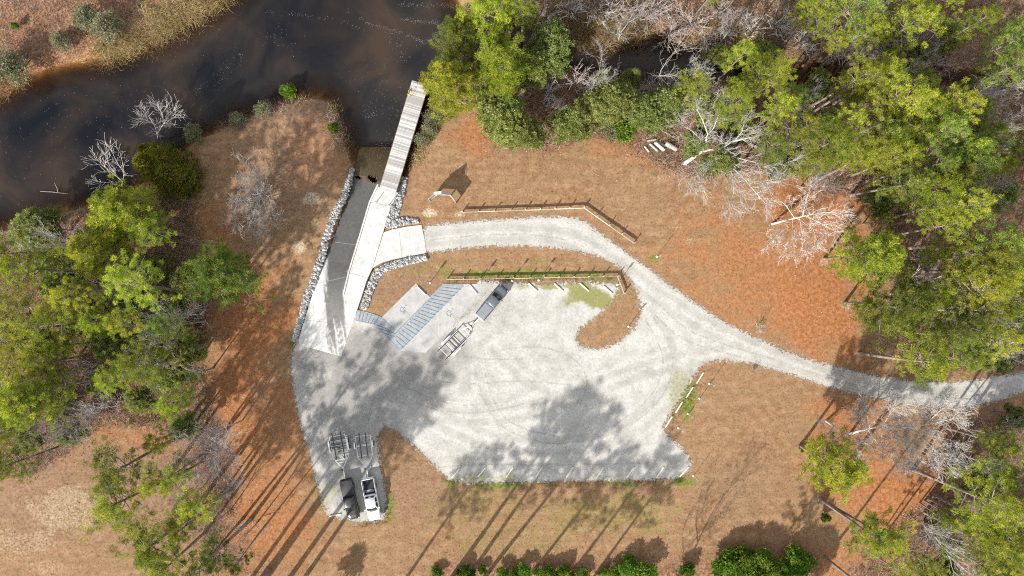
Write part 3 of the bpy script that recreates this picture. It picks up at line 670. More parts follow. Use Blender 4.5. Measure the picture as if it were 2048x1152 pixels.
for cxp, cyp, w, h_, k, lb in ((742, 357, 9, 5, 420, 'larger raft of orange leaves floating at the foot of the ramp'), (714, 353, 6, 3, 130, 'smaller raft of orange leaves by the rocks at the ramp foot')):
    q = np.stack([rr.normal(cxp, w * .55, k), rr.normal(cyp, h_ * .6, k)], 1); q[:, 1] += (q[:, 0] - cxp) * .35
    flakes('leaf_raft', PP(q), (.06, .16), WATER_Z + .012, M['mat'], 5, label=lb, category='leaves')

# ------------------------------------------------------------------ dock
def wood(name, a, b_, c):
    m, nt, n, l, b = new_mat(name); g = G(nt); o = g.objc()
    col = g.ramp(g.noise(5, 5, o, sy=(6, 1, 1)), [(.28, a), (.5, b_), (.72, c)])
    hs = n.new('ShaderNodeHueSaturation'); l.new(col, hs.inputs['Color']); r = g.orand(); l.new(g.rng(g.math('POWER', r, 1.6), 0, 1, .72, 1.5), hs.inputs['Value'])
    l.new(hs.outputs['Color'], b.inputs['Base Color']); b.inputs['Roughness'].default_value = .85; return m
M['deck'] = wood('weathered_deck_wood', (.22, .21, .20), (.31, .30, .285), (.40, .39, .37))
M['beam'] = wood('treated_timber', (.14, .085, .06), (.20, .125, .09), (.26, .18, .13))
M['post'] = wood('pale_timber', (.27, .25, .22), (.36, .335, .30), (.45, .425, .385))
M['galv'] = simple('galvanised_steel', (.56, .57, .58), .5, .15, .2, 5)
M['black'] = simple('black_rubber', (.018, .018, .019), .75, 0, .3)
M['yellow'] = simple('yellow_paint', (.55, .45, .10), .5)
M['whitep'] = simple('white_paint', (.60, .60, .59), .5, 0, .06, 4, (.5, .47, .42))
M['stop'] = simple('wheel_stop_concrete', (.56, .53, .46), .85, 0, .12, 7, (.36, .33, .27))
DZ = .26
dl0 = np.array(P(759, 380)[:2]); dl1 = np.array(P(825, 162)[:2]); dr0 = np.array(P(796, 389)[:2])
ax = (dl1 - dl0); DL = np.hypot(*ax); ax /= DL; DW = 2.2; px_ = np.array([ax[1], -ax[0]])
dock = thing('dock', 'long grey timber dock running from the walkway out into the river', 'dock', (dl0[0], dl0[1], 0), math.atan2(ax[1], ax[0]))
# local frame: x along the dock, -y to the right
npk = int(DL / .150); pm = MB().box(0, .138, -DW, 0, -.045, 0).mesh('plank', M['deck'], .006); rp = R(11)
for i in range(npk):
    o = ob('plank', pm, dock, (i * .150 + .06, rp.uniform(-.012, .012), DZ + rp.uniform(-.004, .004)))
for yy in (-.03, -DW + .03): MB().box(0, DL, yy - .025, yy + .025, DZ - .30, DZ - .05).build('rim_beam', M['beam'], dock)
for yy in (.035, -DW - .035): MB().box(0, DL - .02, yy - .02, yy + .02, DZ - .26, DZ - .012).build('fascia_board', M['beam'], dock)
for i in range(6):
    for yy in (-.22, -DW + .22):
        x = .8 + i * (DL - 1.2) / 5; MB().tube([(x, yy, -2.6), (x, yy, DZ - .06)], .13, 10).build('pile', M['beam'], dock)
def dock_pt(s_, t): q = dl0 + ax * s_ + px_ * t; return q
# yellow ladder with hoop rails at the river end
lp = dock_pt(DL - 1.7, .05)
lad = thing('dock_ladder', 'yellow boarding ladder with dark hoop handrails near the river end of the dock', 'ladder', (lp[0], lp[1], DZ), math.atan2(ax[1], ax[0]))
for xx in (-.32, .32):
    hp = [(xx, .12, -1.3), (xx, .12, .55)] + [(xx, .12 - .28 + .28 * math.cos(t), .55 + .28 * math.sin(t) * 1.2) for t in np.linspace(.2, math.pi, 8)] + [(xx, -.44, 0)]
    MB().tube(hp, .028, 8).build('handrail', M['black'], lad)
MB().box(-.30, .30, -.28, .10, .02, .07).build('top_step', M['yellow'], lad, .01)
for k in range(4): MB().box(-.28, .28, .06, .17, -.28 - k * .28, -.24 - k * .28).build('rung', M['yellow'], lad)
MB().box(-.30, .30, -.02, .02, .07, .34).build('kick_panel', M['yellow'], lad)
for k, (qx, qy, lb) in enumerate(((753.5, 405, 'yellow-tipped marker post at left edge of the walkway below the dock'), (779, 411, 'yellow-tipped marker post at right edge of the walkway below the dock'))):
    x, y, _ = P(qx, qy); z = float(walk_z(x, y)); t = thing('marker_post', lb, 'post', (x, y, z), 0, 'walkway marker posts')
    MB().tube([(0, 0, 0), (0, 0, .95)], .05, 10).build('post', M['post'], t); MB().tube([(0, 0, .95), (0, 0, 1.06), (0, 0, 1.09)], [.056, .056, .03], 10).build('cap', M['yellow'], t)
# far plank jetty on the creek
x, y, _ = P(1085, 21); j = thing('plank_jetty', 'short plank jetty at the creek mouth along the top edge', 'jetty', (x, y, -.5), math.radians(-14))
for k in range(9): MB().box(-1.0 + k * .23, -.79 + k * .23, -.28, .28, 0, .05).build('plank', M['deck'], j)
for yy in (-.2, .2):
    for xx in (-.9, .9): MB().tube([(xx, yy, -1.2), (xx, yy, 0)], .07, 8).build('pile', M['beam'], j)

# ------------------------------------------------------------------ wheel stops
sp = [(-.87, 0), (.87, 0)]
def stop_mesh():
    q = MB(); secs = []
    for x, k in ((-.88, .75), (-.84, 1), (.84, 1), (.88, .75)): secs.append([(x, -.095 * k, 0), (x, .095 * k, 0), (x, .065 * k, .14 * k), (x, -.065 * k, .14 * k)])
    return q.loft(secs).mesh('wheel_stop', M['stop'], .012)
SM = stop_mesh(); rod = MB().tube([(0, 0, .12), (0, 0, .155)], .02, 6).mesh('steel_pin', M['galv'])
def stop(px, py, dx, dy, lab, z=.006):
    x, y, _ = P(px, py); o = ob('wheel_stop', SM, None, (x, y, z), math.atan2(-dy, dx), label=lab, category='wheel stop', group='concrete wheel stops of the parking area')
    L = math.hypot(dx, dy) * S / 1.76; o.scale = (L, 1, 1)
    for s_ in (-.6, .6): ob('steel_pin', rod, o, (s_, 0, 0))
ORD = ['first', 'second', 'third', 'fourth', 'fifth', 'sixth', 'seventh', 'eighth', 'ninth', 'tenth', 'eleventh', 'twelfth', 'thirteenth', 'fourteenth', 'fifteenth', 'sixteenth']
stop(843, 581.5, 17, 17, 'concrete wheel stop at the head of the left marked concrete stall', AZ + .004)
stop(947, 579, 16, 19, 'concrete wheel stop at the head of the right marked concrete stall', AZ + .004)
for k, (a, b_) in enumerate(((1066, 574.5), (1117, 574.5), (1168.5, 574), (1216, 580))): stop(a, b_, 18, 16, 'pale wheel stop below the timber rail fence, %s to the right of the grey pickup' % ORD[k])
for k, (a, b_, d) in enumerate(((911.5, 946, (16, -18)), (963.5, 944, (16, -19)), (1019.5, 944, (14, -20)), (1078, 944, (14, -21)), (1139.5, 944, (14, -21)), (1200, 944.5, (14, -21)), (1260.5, 944.5, (15, -21)), (1320, 944.5, (15, -22)), (1368, 943, (18, -20)))):
    stop(a, b_, *d, 'pale wheel stop in the row along the lower lot edge, %s from the left' % ORD[k])
for k, (a, b_) in enumerate(((1400, 755.5), (1379, 784.5), (1358, 814), (1337.5, 843.5))): stop(a, b_, 14, -22, 'wheel stop in the slanted row right of the lot, %s from the top' % ORD[k])
stop(671, 1030, 24, -4, 'grey wheel stop lying left of the black pickup nose')

# ------------------------------------------------------------------ fences
def fence(pts, every, lab, seed):
    p = PP(pts); rr = R(seed); t = thing('rail_fence', lab, 'fence', (p[0][0], p[0][1], -.03)); o0 = p[0]
    pmesh = MB().box(-.065, .065, -.065, .065, -.3, .95).mesh('post', M['post'], .012)
    for i in range(len(p) - 1):
        a, c_ = p[i], p[i + 1]; k = max(1, round(np.hypot(*(c_ - a)) / every)); d = (c_ - a) / np.hypot(*(c_ - a)); nn = np.array([-d[1], d[0]]); an = math.atan2(d[1], d[0])
        for j in range(k + 1):
            if j == 0 and i > 0: continue
            q = a + (c_ - a) * j / k - o0; o = ob('post', pmesh, t, (q[0], q[1], rr.uniform(-.03, .03)), an + rr.uniform(-.04, .04))
        for j in range(k):
            q = a + (c_ - a) * j / k - o0; e = a + (c_ - a) * (j + 1) / k - o0; off = nn * -.092
            zz = .50 + rr.uniform(-.012, .012)
            MB().bar((q[0] + off[0], q[1] + off[1], zz), (e[0] + off[0] - d[0] * .01, e[1] + off[1] - d[1] * .01, zz + rr.uniform(-.008, .008)), .05, .26).build('rail', M['post'], t)
fence([(925, 424), (1022, 421), (1168, 415.5), (1268, 486)], 1.98, 'pale timber post-and-rail fence above the bend of the gravel lane', 1)
fence([(895, 558), (1060, 555), (1235, 552), (1248, 586)], 2.0, 'pale timber post-and-rail fence along the head of the parking stalls', 2)

# ------------------------------------------------------------------ signs
M['signb'] = simple('blue_sign_face', (.03, .10, .32), .4); M['signw'] = simple('white_sign_face', (.75, .75, .74), .4); M['back'] = simple('aluminium_sign_back', (.45, .46, .47), .5, .5)
def sign(px, py, lab, h=2.25, plates=((.30, .46, 0),), rz=0.0, wide=None):
    x, y, _ = P(px, py); t = thing('parking_sign', lab, 'sign', (x, y, -.02), rz, 'sign posts around the parking area')
    MB().box(-.03, .03, -.022, .022, -.3, h).build('post', M['galv'], t)
    MB().tube([(0, 0, 0), (0, 0, .06), (0, 0, .10)], [.16, .14, .05], 10).build('footing', M['stop'], t)
    for w, hh, dz in plates:
        pl = MB().box(-w / 2, w / 2, -.040, -.026, h - hh - dz, h - dz).build('sign_plate', M['back'], t)
        MB().box(-w / 2 + .012, w / 2 - .012, -.046, -.041, h - hh - dz + .012, h - dz - .012).build('sign_face', M['signb'] if w < .4 else M['signw'], pl)
two = ((.32, .46, 0), (.32, .26, .48)); q45 = math.radians(48)
sign(860, 566, 'sign post at the head of the left marked stall above the apron', 2.3, two, 0)
sign(961, 563, 'sign post at the head of the right marked stall below the rail fence', 2.3, two, 0)
sign(1024, 562, 'sign post in front of the grey pickup by the rail fence', 2.3, ((.32, .46, 0),), 0)
sign(1077.5, 560.5, 'sign post right of the grey pickup by the rail fence', 2.3, ((.32, .46, 0),), 0)
sign(1234, 569, 'sign post at the right end of the rail fence above the parking stalls', 2.3, ((.32, .46, 0),), 0)
sign(1314, 513, 'sign post on the lawn above the gravel lane bend', 2.3, ((.46, .46, 0),), math.radians(55))
sign(1257, 653, 'sign post on the grass island between lane and lot', 2.4, ((.46, .46, 0),), math.radians(20))
sign(925, 958, 'sign post at the lower lot edge between the two leftmost wheel stops', 2.3, ((.32, .46, 0),), math.radians(70))
sign(1387, 952, 'sign post at the lower right corner of the lot', 2.3, ((.32, .46, 0),), math.radians(60))
for k, (a, b_) in enumerate(((1419, 767), (1399, 797), (1376, 828), (1357, 856))): sign(a, b_, 'white-topped sign post beside the slanted wheel stops, %s from the top' % ORD[k], 2.2, ((.46, .40, 0),), math.radians(60))

# ------------------------------------------------------------------ information board
kx, ky, _ = P(887, 396); kz = -.03
kio = thing('information_board', 'three-panel timber information board with gabled centre on the lawn by the dock', 'notice board', (kx, ky, kz))
M['slate'] = simple('notice_panel', (.20, .20, .19), .6, 0, .25, 5)
M['kwood'] = wood('weathered_board_wood', (.22, .20, .18), (.30, .28, .255), (.38, .36, .33))
kp = [PP([q])[0] - np.array([kx, ky]) for q in ((861, 402), (874, 391), (901, 392), (912, 406))]
for q in kp: MB().box(-.06, .06, -.06, .06, -.3, 2.15).build('post', M['kwood'], kio, .008).location = (q[0], q[1], 0)
for i, nm in ((0, 'left'), (1, 'centre'), (2, 'right')):
    a, c_ = kp[i], kp[i + 1]; d = (c_ - a) / np.hypot(*(c_ - a)); nn = np.array([-d[1], d[0]])
    if i != 1:
        pn = MB().bar((*(a + d * .06), 1.45), (*(c_ - d * .06), 1.45), .03, 1.25).build('side_panel', M['slate'], kio)
        for zz in (.84, 2.09): MB().bar((*(a + d * .06), zz), (*(c_ - d * .06), zz), .12, .12).build('frame_rail', M['kwood'], pn)
    else:
        L = np.hypot(*(c_ - a)); v = []
        for sgn in (-1, 1):
            for (u, z) in ((.06, .85), (L - .06, .85), (L - .06, 2.05), (L / 2, 3.15), (.06, 2.05)): q = a + d * u + nn * .02 * sgn; v.append((q[0], q[1], z))
        pn = MB().add(v, [[4, 3, 2, 1, 0], [5, 6, 7, 8, 9]] + [[k, (k + 1) % 5, (k + 1) % 5 + 5, k + 5] for k in range(5)]).build('centre_panel', M['slate'], kio)
        for e0, e1 in (((-.22, 1.96), (L / 2, 3.20)), ((L + .22, 1.96), (L / 2, 3.20))):
            q0 = a + d * e0[0]; q1 = a + d * e1[0]; MB().bar((*q0, e0[1]), (*q1, e1[1]), .34, .05).build('roof_board', M['kwood'], kio)
        MB().bar((*(a + d * .06), .80), (*(c_ - d * .06), .80), .10, .10).build('frame_rail', M['kwood'], pn)

# ------------------------------------------------------------------ pickups
def paintm(name, col, rough=.28, metal=.0, coat=.6):
    m, nt, n, l, b = new_mat(name); g = G(nt)
    c = g.mix(g.rng(g.noise(1.2, 5, g.objc()), .45, .75, 0, .28), col, tuple(min(1, k * .8 + .02) for k in col)); l.new(c, b.inputs['Base Color'])
    b.inputs['Roughness'].default_value = rough; b.inputs['Metallic'].default_value = metal; b.inputs['Coat Weight'].default_value = coat; b.inputs['Coat Roughness'].default_value = .08; return m
M['carw'] = paintm('white_car_paint', (.74, .75, .76)); M['cark'] = paintm('black_car_paint', (.008, .009, .010), .4, 0, .15); M['carg'] = paintm('grey_car_paint', (.115, .125, .145), .35, .5)
m, nt, n, l, b = new_mat('car_glass'); b.inputs['Base Color'].default_value = (.012, .02, .024, 1); b.inputs['Roughness'].default_value = .04; b.inputs['Specular IOR Level'].default_value = .8; M['glass'] = m
M['chrome'] = simple('bright_trim', (.62, .62, .63), .2, .9); M['liner'] = simple('bed_liner', (.010, .011, .013), .85, 0, .3, 9); M['tonk'] = simple('black_tonneau_vinyl', (.012, .012, .013), .65, 0, .2, 3)
M['tong'] = simple('grey_tonneau', (.17, .18, .20), .45, .2, .15, 3); M['red'] = simple('red_lens', (.35, .01, .01), .25); M['lamp'] = simple('clear_lens', (.7, .7, .7), .15); M['dplastic'] = simple('dark_plastic', (.03, .03, .032), .6)
def sec(x, w, z0, z1, r=.10):
    return [(x, -w * .96, z0), (x, w * .96, z0), (x, w, z0 + .18), (x, w * .99, z1 - r), (x, w - r * .55, z1 - r * .3), (x, w - r * 1.4, z1), (x, -w + r * 1.4, z1), (x, -w + r * .55, z1 - r * .3), (x, -w * .99, z1 - r), (x, -w, z0 + .18)]
def truck(lab, nose, tail, body, bed):
    a = np.array(P(*tail)[:2]); c_ = np.array(P(*nose)[:2]); d = c_ - a; mid = (a + c_) / 2
    t = thing('pickup_truck', lab, 'pickup truck', (mid[0], mid[1], .006), math.atan2(d[1], d[0])); bm_ = M[body]
    k = np.hypot(*d) / 5.7; t.scale = (k, k * .90, k)
    # front half of the body: cab base and bonnet
    MB().loft([sec(-.62, .965, .42, 1.12), sec(.2, .975, .42, 1.12), sec(1.30, .975, .42, 1.14), sec(1.50, .972, .42, 1.17, .16), sec(2.0, .965, .42, 1.15, .2), sec(2.45, .94, .42, 1.10, .22), sec(2.68, .87, .45, 1.02, .22), sec(2.80, .76, .50, .90, .16)]).build('body', bm_, t, smooth=True)
    # bonnet creases
    bon = MB().loft([[(1.55, -.55, 1.165), (1.55, .55, 1.165), (1.55, .5, 1.20), (1.55, -.5, 1.20)], [(2.2, -.52, 1.125), (2.2, .52, 1.125), (2.2, .47, 1.165), (2.2, -.47, 1.165)], [(2.55, -.45, 1.07), (2.55, .45, 1.07), (2.55, .42, 1.10), (2.55, -.42, 1.10)]]).build('bonnet', bm_, t, .01)
    # bed tub
    MB().box(-2.78, -.63, -.94, .94, .45, .72).build('bed_floor', M['liner'], t)
    for s_ in (-1, 1):
        MB().loft([[(x, s_ * .82, .5), (x, s_ * .965 * w, .5), (x, s_ * .975 * w, .9), (x, s_ * .95 * w, 1.13), (x, s_ * .82, 1.13)] for x, w in ((-2.80, .97), (-2.6, 1), (-.64, 1))]).build('bed_side', bm_, t, smooth=True)
    MB().box(-2.84, -2.76, -.80, .80, .55, 1.12).build('tailgate', bm_, t, .02); MB().box(-.72, -.635, -.80, .80, .72, 1.12).build('bed_bulkhead', bm_, t)
    if bed == 'soft':
        cv = MB().loft([[(x, -.86, 1.135), (x, .86, 1.135), (x, .80, 1.135 + h_), (x, 0, 1.145 + h_ * 1.5), (x, -.80, 1.135 + h_)] for x, h_ in ((-2.76, .015), (-2.2, .03), (-1.7, .02), (-1.2, .03), (-.68, .02))]).build('tonneau_cover', M['tonk'], t, smooth=True)
    elif bed == 'hard':
        for k2 in range(3): MB().box(-2.70 + k2 * .69, -2.03 + k2 * .69, -.80, .80, 1.10, 1.155).build('tonneau_panel', M['tong'], t, .015)
        for yy in (-.87, .87): MB().box(-2.72, -.66, yy - .045, yy + .045, 1.13, 1.165).build('bed_rail', M['dplastic'], t)
        MB().box(-2.83, -2.74, -.80, .80, 1.122, 1.16).build('tailgate_cap', M['chrome'], t)
    else:
        for yy in (-.84, .84): MB().box(-2.74, -.66, yy - .05, yy + .05, 1.132, 1.15).build('bed_rail', M['liner'], t)
        for k2 in range(9): MB().box(-2.70, -.74, -.72 + k2 * .17, -.64 + k2 * .17, .72, .735).build('liner_rib', M['liner'], t)
        MB().box(-1.35, -1.0, -.62, .58, .74, .80).build('bed_strip', M['tong'], t)  # flat grey strip across the open bed floor
    # cab
    zb, zr = 1.125, 1.83
    def ring(x0, x1, w, z): return [(x0, -w, z), (x0 - .03, 0, z), (x0, w, z), ((x0 + x1) / 2, w * 1.01, z), (x1, w, z), (x1 + .10, w * .5, z), (x1 + .13, 0, z), (x1 + .10, -w * .5, z), (x1, -w, z), ((x0 + x1) / 2, -w * 1.01, z)]
    cab = MB(); cab.loft([ring(-.58, 1.42, .90, zb), ring(-.50, 1.16, .84, 1.45), ring(-.40, .80, .74, zr - .05), ring(-.35, .72, .68, zr), ring(-.1, .40, .3, zr + .025)]); cab.build('cab', bm_, t, smooth=True)
    def lerpq(z): # inset ring values at height z
        return (np.interp(z, [1.125, 1.45, 1.78], [-.58, -.50, -.38]), np.interp(z, [1.125, 1.45, 1.78], [1.42, 1.16, .80]), np.interp(z, [1.125, 1.45, 1.78], [.90, .84, .74]))
    ws = MB(); zs = (1.16, 1.30, 1.45, 1.60, 1.745)
    rows = []
    for z in zs:
        x0, x1, w = lerpq(z); rows.append([(x1 + .012 + c0, w * f, z + .012) for f, c0 in ((-.90, .02), (-.5, .10), (0, .13), (.5, .10), (.90, .02))])
    for i in range(4):
        for j in range(4): ws.add([rows[i][j], rows[i][j + 1], rows[i + 1][j + 1], rows[i + 1][j]], [[0, 1, 2, 3]])
    ws.build('windscreen', M['glass'], t, smooth=True)
    rw = MB(); r0, r1 = lerpq(1.22), lerpq(1.70); rw.add([(r0[0] - .035, -r0[2] * .8, 1.22), (r0[0] - .035, r0[2] * .8, 1.22), (r1[0] - .04, r1[2] * .8, 1.70), (r1[0] - .04, -r1[2] * .8, 1.70)], [[0, 1, 2, 3]]); rw.build('rear_window', M['glass'], t)
    for s_ in (-1, 1):
        for xa, xb, xc, xd in ((-.40, .22, .20, -.30), (.32, 1.15, .76, .30)):
            MB().add([(xa, s_ * (lerpq(1.2)[2] + .022), 1.2), (xb, s_ * (lerpq(1.2)[2] + .022), 1.2), (xc, s_ * (lerpq(1.7)[2] + .022), 1.7), (xd, s_ * (lerpq(1.7)[2] + .022), 1.7)], [[0, 1, 2, 3]]).build('side_window', M['glass'], t)
        mr = MB().box(1.08, 1.22, s_ * .98 - .02, s_ * 1.20, 1.16, 1.36) if s_ > 0 else MB().box(1.08, 1.22, -1.20, -.96, 1.16, 1.36)
        mr.build('wing_mirror', bm_ if body != 'carg' else M['dplastic'], t, .03)
        MB().box(2.62, 2.80, min(s_ * .62, s_ * .84), max(s_ * .62, s_ * .84), .76, .90).build('headlight', M['lamp'], t, .03)
        MB().box(-2.84, -2.79, min(s_ * .83, s_ * .95), max(s_ * .83, s_ * .95), .72, 1.04).build('tail_light', M['red'], t, .02)
        for xw in (1.75, -1.75):
            w = thing('wheel', '', '', (xw, s_ * .86, .39)); del w['label']; del w['category']; w.parent = t
            MB().lathe_y([(.20, -.12), (.36, -.125), (.39, -.09), (.39, .09), (.36, .125), (.20, .12)], 20).build('tyre', M['black'], w); MB().lathe_y([(.05, s_ * .10), (.22, s_ * .125), (.235, s_ * .08), (.235, -s_ * .05)], 16).build('rim', M['chrome'], w)
    MB().box(.10, .16, -.5, .5, zr + .02, zr + .035) if False else None
    MB().box(-.40, -.34, -.30, .30, 1.775, 1.805).build('brake_light', M['red'] if body != 'carg' else M['chrome'], t)
    if body == 'carg': MB().box(-.62, -.56, -.78, .78, 1.14, 1.17).build('cab_trim', M['chrome'], t)
    MB().loft([[(x, -w, .48), (x, w, .48), (x, w, .70), (x, -w, .70)] for x, w in ((2.70, .93), (2.86, .80), (2.90, .70))]).build('front_bumper', M['dplastic'] if body != 'carw' else bm_, t, .02)
    MB().box(-2.98, -2.82, -.92, .92, .50, .70).build('rear_bumper', M['chrome'] if body != 'cark' else M['dplastic'], t, .03)
    MB().box(2.76, 2.83, -.55, .55, .68, .92).build('grille', M['dplastic'], t, .02)
    return t
truck('grey pickup towing a boat trailer beside the marked concrete stalls', (1009.3, 575), (959.7, 634), 'carg', 'hard')
truck('black pickup parked left of the white pickup, nose down the picture', (711.5, 1034), (694, 956.5), 'cark', 'soft')
truck('white pickup with black bed parked right of the black pickup', (753, 1036), (737.5, 954), 'carw', 'open')

# ------------------------------------------------------------------ boat trailers
def trailer(lab, hitch, tail, width, bunks, fender, extra):
    a = np.array(P(*hitch)[:2]); c_ = np.array(P(*tail)[:2]); d = a - c_; L = np.hypot(*d); w = width / 2
    t = thing('boat_trailer', lab, 'boat trailer', (a[0], a[1], .006), math.atan2(d[1], d[0]), 'boat trailers behind the pickups'); gv = M['galv']; z = .58
    xn = -1.25; xs = -L * .48
    MB().bar((.05, 0, z - .06), (xn - .3, 0, z - .06), .09, .11).build('tongue', gv, t); MB().loft([[(x, -q, z - .1), (x, q, z - .1), (x, q, z + .02), (x, -q, z + .02)] for x, q in ((.22, .04), (.12, .08), (-.12, .06))]).build('coupler', gv, t)
    for s_ in (-1, 1):
        MB().tube([(xn, s_ * .06, z), (xs, s_ * w, z), (-L, s_ * w, z)], .045, 6).build('side_rail', gv, t)
        for xx in (-L + .2, xs + .1): MB().bar((xx, s_ * (w - .0), z + .02), (xx, s_ * (w - .0), z + .26), .06, .06).build('bunk_bracket', gv, t) if bunks == 'wide' else None
        MB().tube([(-L + .3, s_ * w, z), (-L + .3, s_ * (w + .28), z + .05), (-L + .3, s_ * (w + .30), z + 1.0)], .03, 6).build('guide_post', M['whitep'], t) if extra == 'guides' else None
        fx_ = -L * .76; fw = w + .20; n_ = 9; ax_n = (0,) if fender == 'single' else (-.42, .42)
        hl = .46 + (.42 if fender == 'tandem' else 0)
        pr = [(fx_ + hl * math.cos(math.pi * q / n_), .46 + .34 * min(1, 1.25 * math.sin(math.pi * q / n_))) for q in range(n_ + 1)]
        f = MB()
        f.loft([[(x, s_ * (fw - .10), zz), (x, s_ * (fw + .09), zz), (x, s_ * (fw + .09), zz + .02), (x, s_ * (fw - .10), zz + .02)] for x, zz in pr]); f.build('fender', M['whitep'], t)
        for dx in ax_n:
            wl_ = ob('wheel', None, t, (fx_ + dx, s_ * fw, .33)); wl_.empty_display_size = .1
            MB().lathe_y([(.16, -.09), (.30, -.10), (.33, -.07), (.33, .07), (.30, .10), (.16, .09)], 18).build('tyre', M['black'], wl_); MB().lathe_y([(.04, s_ * .06), (.17, s_ * .095), (.18, -.04 * s_)], 14).build('rim', M['whitep'], wl_)
            MB().bar((fx_ + dx, 0, .36), (fx_ + dx, s_ * (fw - .1), .36), .07, .07).build('axle', gv, t)
        yb = w * (.55 if bunks == 'close' else .42) if bunks != 'wide' else w * .86
        MB().bar((-L - .35, s_ * yb, z + .20), (xs + .2, s_ * yb, z + .20), .11, .07).build('bunk', M['tonk'], t)
        for xx in (-L + .15, -L * .72, xs + .25): MB().bar((xx, s_ * yb, z), (xx, s_ * yb, z + .17), .05, .05).build('bunk_support', gv, t)
        MB().box(-L - .06, -L, s_ * (w - .10) - .12, s_ * (w - .10) + .12, z - .10, z + .06).build('light_bar', M['red'], t)
    k = {'close': 6, 'mid': 3, 'wide': 4}[bunks]
    for q in range(k):
        xx = -L + .12 + q * (L * .56) / (k - 1) * (1 if bunks != 'mid' else .85)
        ww = w if xx < xs else w * max(.1, (xx - xn) / (xs - xn)); MB().bar((xx, -ww, z - .03), (xx, ww, z - .03), .055, .08).build('cross_member', gv, t)
    xx = (xs + xn) / 2; ww = w * (xx - xn) / (xs - xn); MB().bar((xx, -ww, z - .03), (xx, ww, z - .03), .055, .08).build('cross_member', gv, t)
    if bunks == 'close':
        for q in range(3): MB().tube([(-L * .62 - q * .45, -.18, z + .12), (-L * .62 - q * .45, .18, z + .12)], .07, 8).build('keel_roller', M['black'], t)
    MB().bar((-1.0, 0, z), (-1.12, 0, z + .62), .08, .08).build('winch_post', gv, t); MB().tube([(-1.12, -.12, z + .6), (-1.12, .14, z + .6)], .09, 10).build('winch', M['dplastic'], t); MB().bar((-1.18, -.13, z + .72), (-1.18, .13, z + .72), .10, .10).build('bow_stop', M['black'], t)
    MB().tube([(-.62, .16, .12), (-.62, .16, z + .42)], .035, 8).build('jack', gv, t); MB().lathe_y([(.02, -.03), (.09, -.03), (.09, .03), (.02, .03)], 12, (-.62, .16, .10)).build('jack_wheel', M['black'], t)
    MB().box(-.25, -.12, -.10, .10, .50, .58).build('safety_chain', gv, t)
trailer('empty boat trailer with white fenders hitched to the grey pickup', (956, 639), (888, 706), 1.72, 'wide', 'tandem', 'none')
trailer('boat trailer with many cross members hitched behind the black pickup', (691.5, 952), (676, 868), 2.05, 'close', 'tandem', 'guides')
trailer('boat trailer with two long dark bunks hitched behind the white pickup', (737, 950), (727, 868), 1.95, 'mid', 'single', 'guides')

# ------------------------------------------------------------------ cut logs by the wood edge
for k, (x0, y0, x1, y1, r, lb) in enumerate(((1331, 287, 1353, 300, .34, 'thick pale cut log in the middle of the log pile'), (1309, 285, 1327, 302, .20, 'slim cut log just left of the thick logs'), (1299, 288, 1315, 302, .17, 'cut log second from the left in the log pile'), (1289, 293, 1298, 304, .12, 'leftmost thin cut log of the log pile'),
        (1294, 282, 1312, 279, .14, 'cut log lying crosswise at the upper side of the log pile'), (1311, 286, 1329, 301, .15, 'thin cut log wedged between its thicker neighbours'), (1311, 284, 1332, 293, .17, 'bleached cut log touching the upper side of the thick log'), (1304, 268, 1338, 242, .07, 'long thin pole lying above the log pile'), (1316, 256, 1350, 276, .08, 'long thin pole slanting down behind the log pile'))):
    a = np.array(P(x0, y0)[:2]); c_ = np.array(P(x1, y1)[:2]); z = gz(*((a + c_) / 2)) + r * .8
    if k == 5: z += .28
    t = thing('cut_log', lb, 'log', (a[0], a[1], z), 0, 'cut logs piled at the wood edge'); e = c_ - a
    MB().tube([(0, 0, 0), (e[0] * .5, e[1] * .5, .03), (e[0], e[1], 0)], [r, r * .95, r * .88], 12, False).build('bark_surface', M['twig'], t)
    MB().tube([(0, 0, 0), (e[0] * .02, e[1] * .02, 0)], r * .97, 12).build('cut_end', M['post'], t); MB().tube([(e[0] * .985, e[1] * .985, 0), (e[0], e[1], 0)], r * .86, 12).build('cut_end', M['post'], t)
# ------------------------------------------------------------------ vegetation meshes
def tubes(name, segs, mat, sides=None):
    """segs: rows of p0(3) p1(3) r0 r1; tapered open tubes in one mesh"""
    A = np.array(segs); Vs = []; Fs = []; base = 0
    rmax = A[:, 6]
    for ns, lo, hi in ((7, .09, 9), (5, .035, .09), (3, 0, .035)):
        q = A[(rmax >= lo) & (rmax < hi)]
        if not len(q): continue
        p0, p1, r0, r1 = q[:, :3], q[:, 3:6], q[:, 6], q[:, 7]; d = p1 - p0; d /= np.linalg.norm(d, axis=1)[:, None] + 1e-9
        ref = np.where(np.abs(d[:, 2:3]) < .9, np.array([[0, 0, 1.]]), np.array([[1., 0, 0]])); x = np.cross(d, ref); x /= np.linalg.norm(x, axis=1)[:, None]; y = np.cross(x, d)
        m_ = len(q); V = np.empty((m_, 2 * ns, 3))
        for k in range(ns):
            c_, s_ = math.cos(2 * math.pi * k / ns), math.sin(2 * math.pi * k / ns); o = x * c_ + y * s_
            V[:, k] = p0 + o * r0[:, None]; V[:, ns + k] = p1 + o * r1[:, None]
        f = np.array([[k, (k + 1) % ns, ns + (k + 1) % ns, ns + k] for k in range(ns)])
        Fs.append((f[None] + (np.arange(m_) * 2 * ns)[:, None, None]).reshape(-1, 4) + base); Vs.append(V.reshape(-1, 3)); base += m_ * 2 * ns
    return mesh_np(name, np.vstack(Vs), np.vstack(Fs), mat, smooth=True)
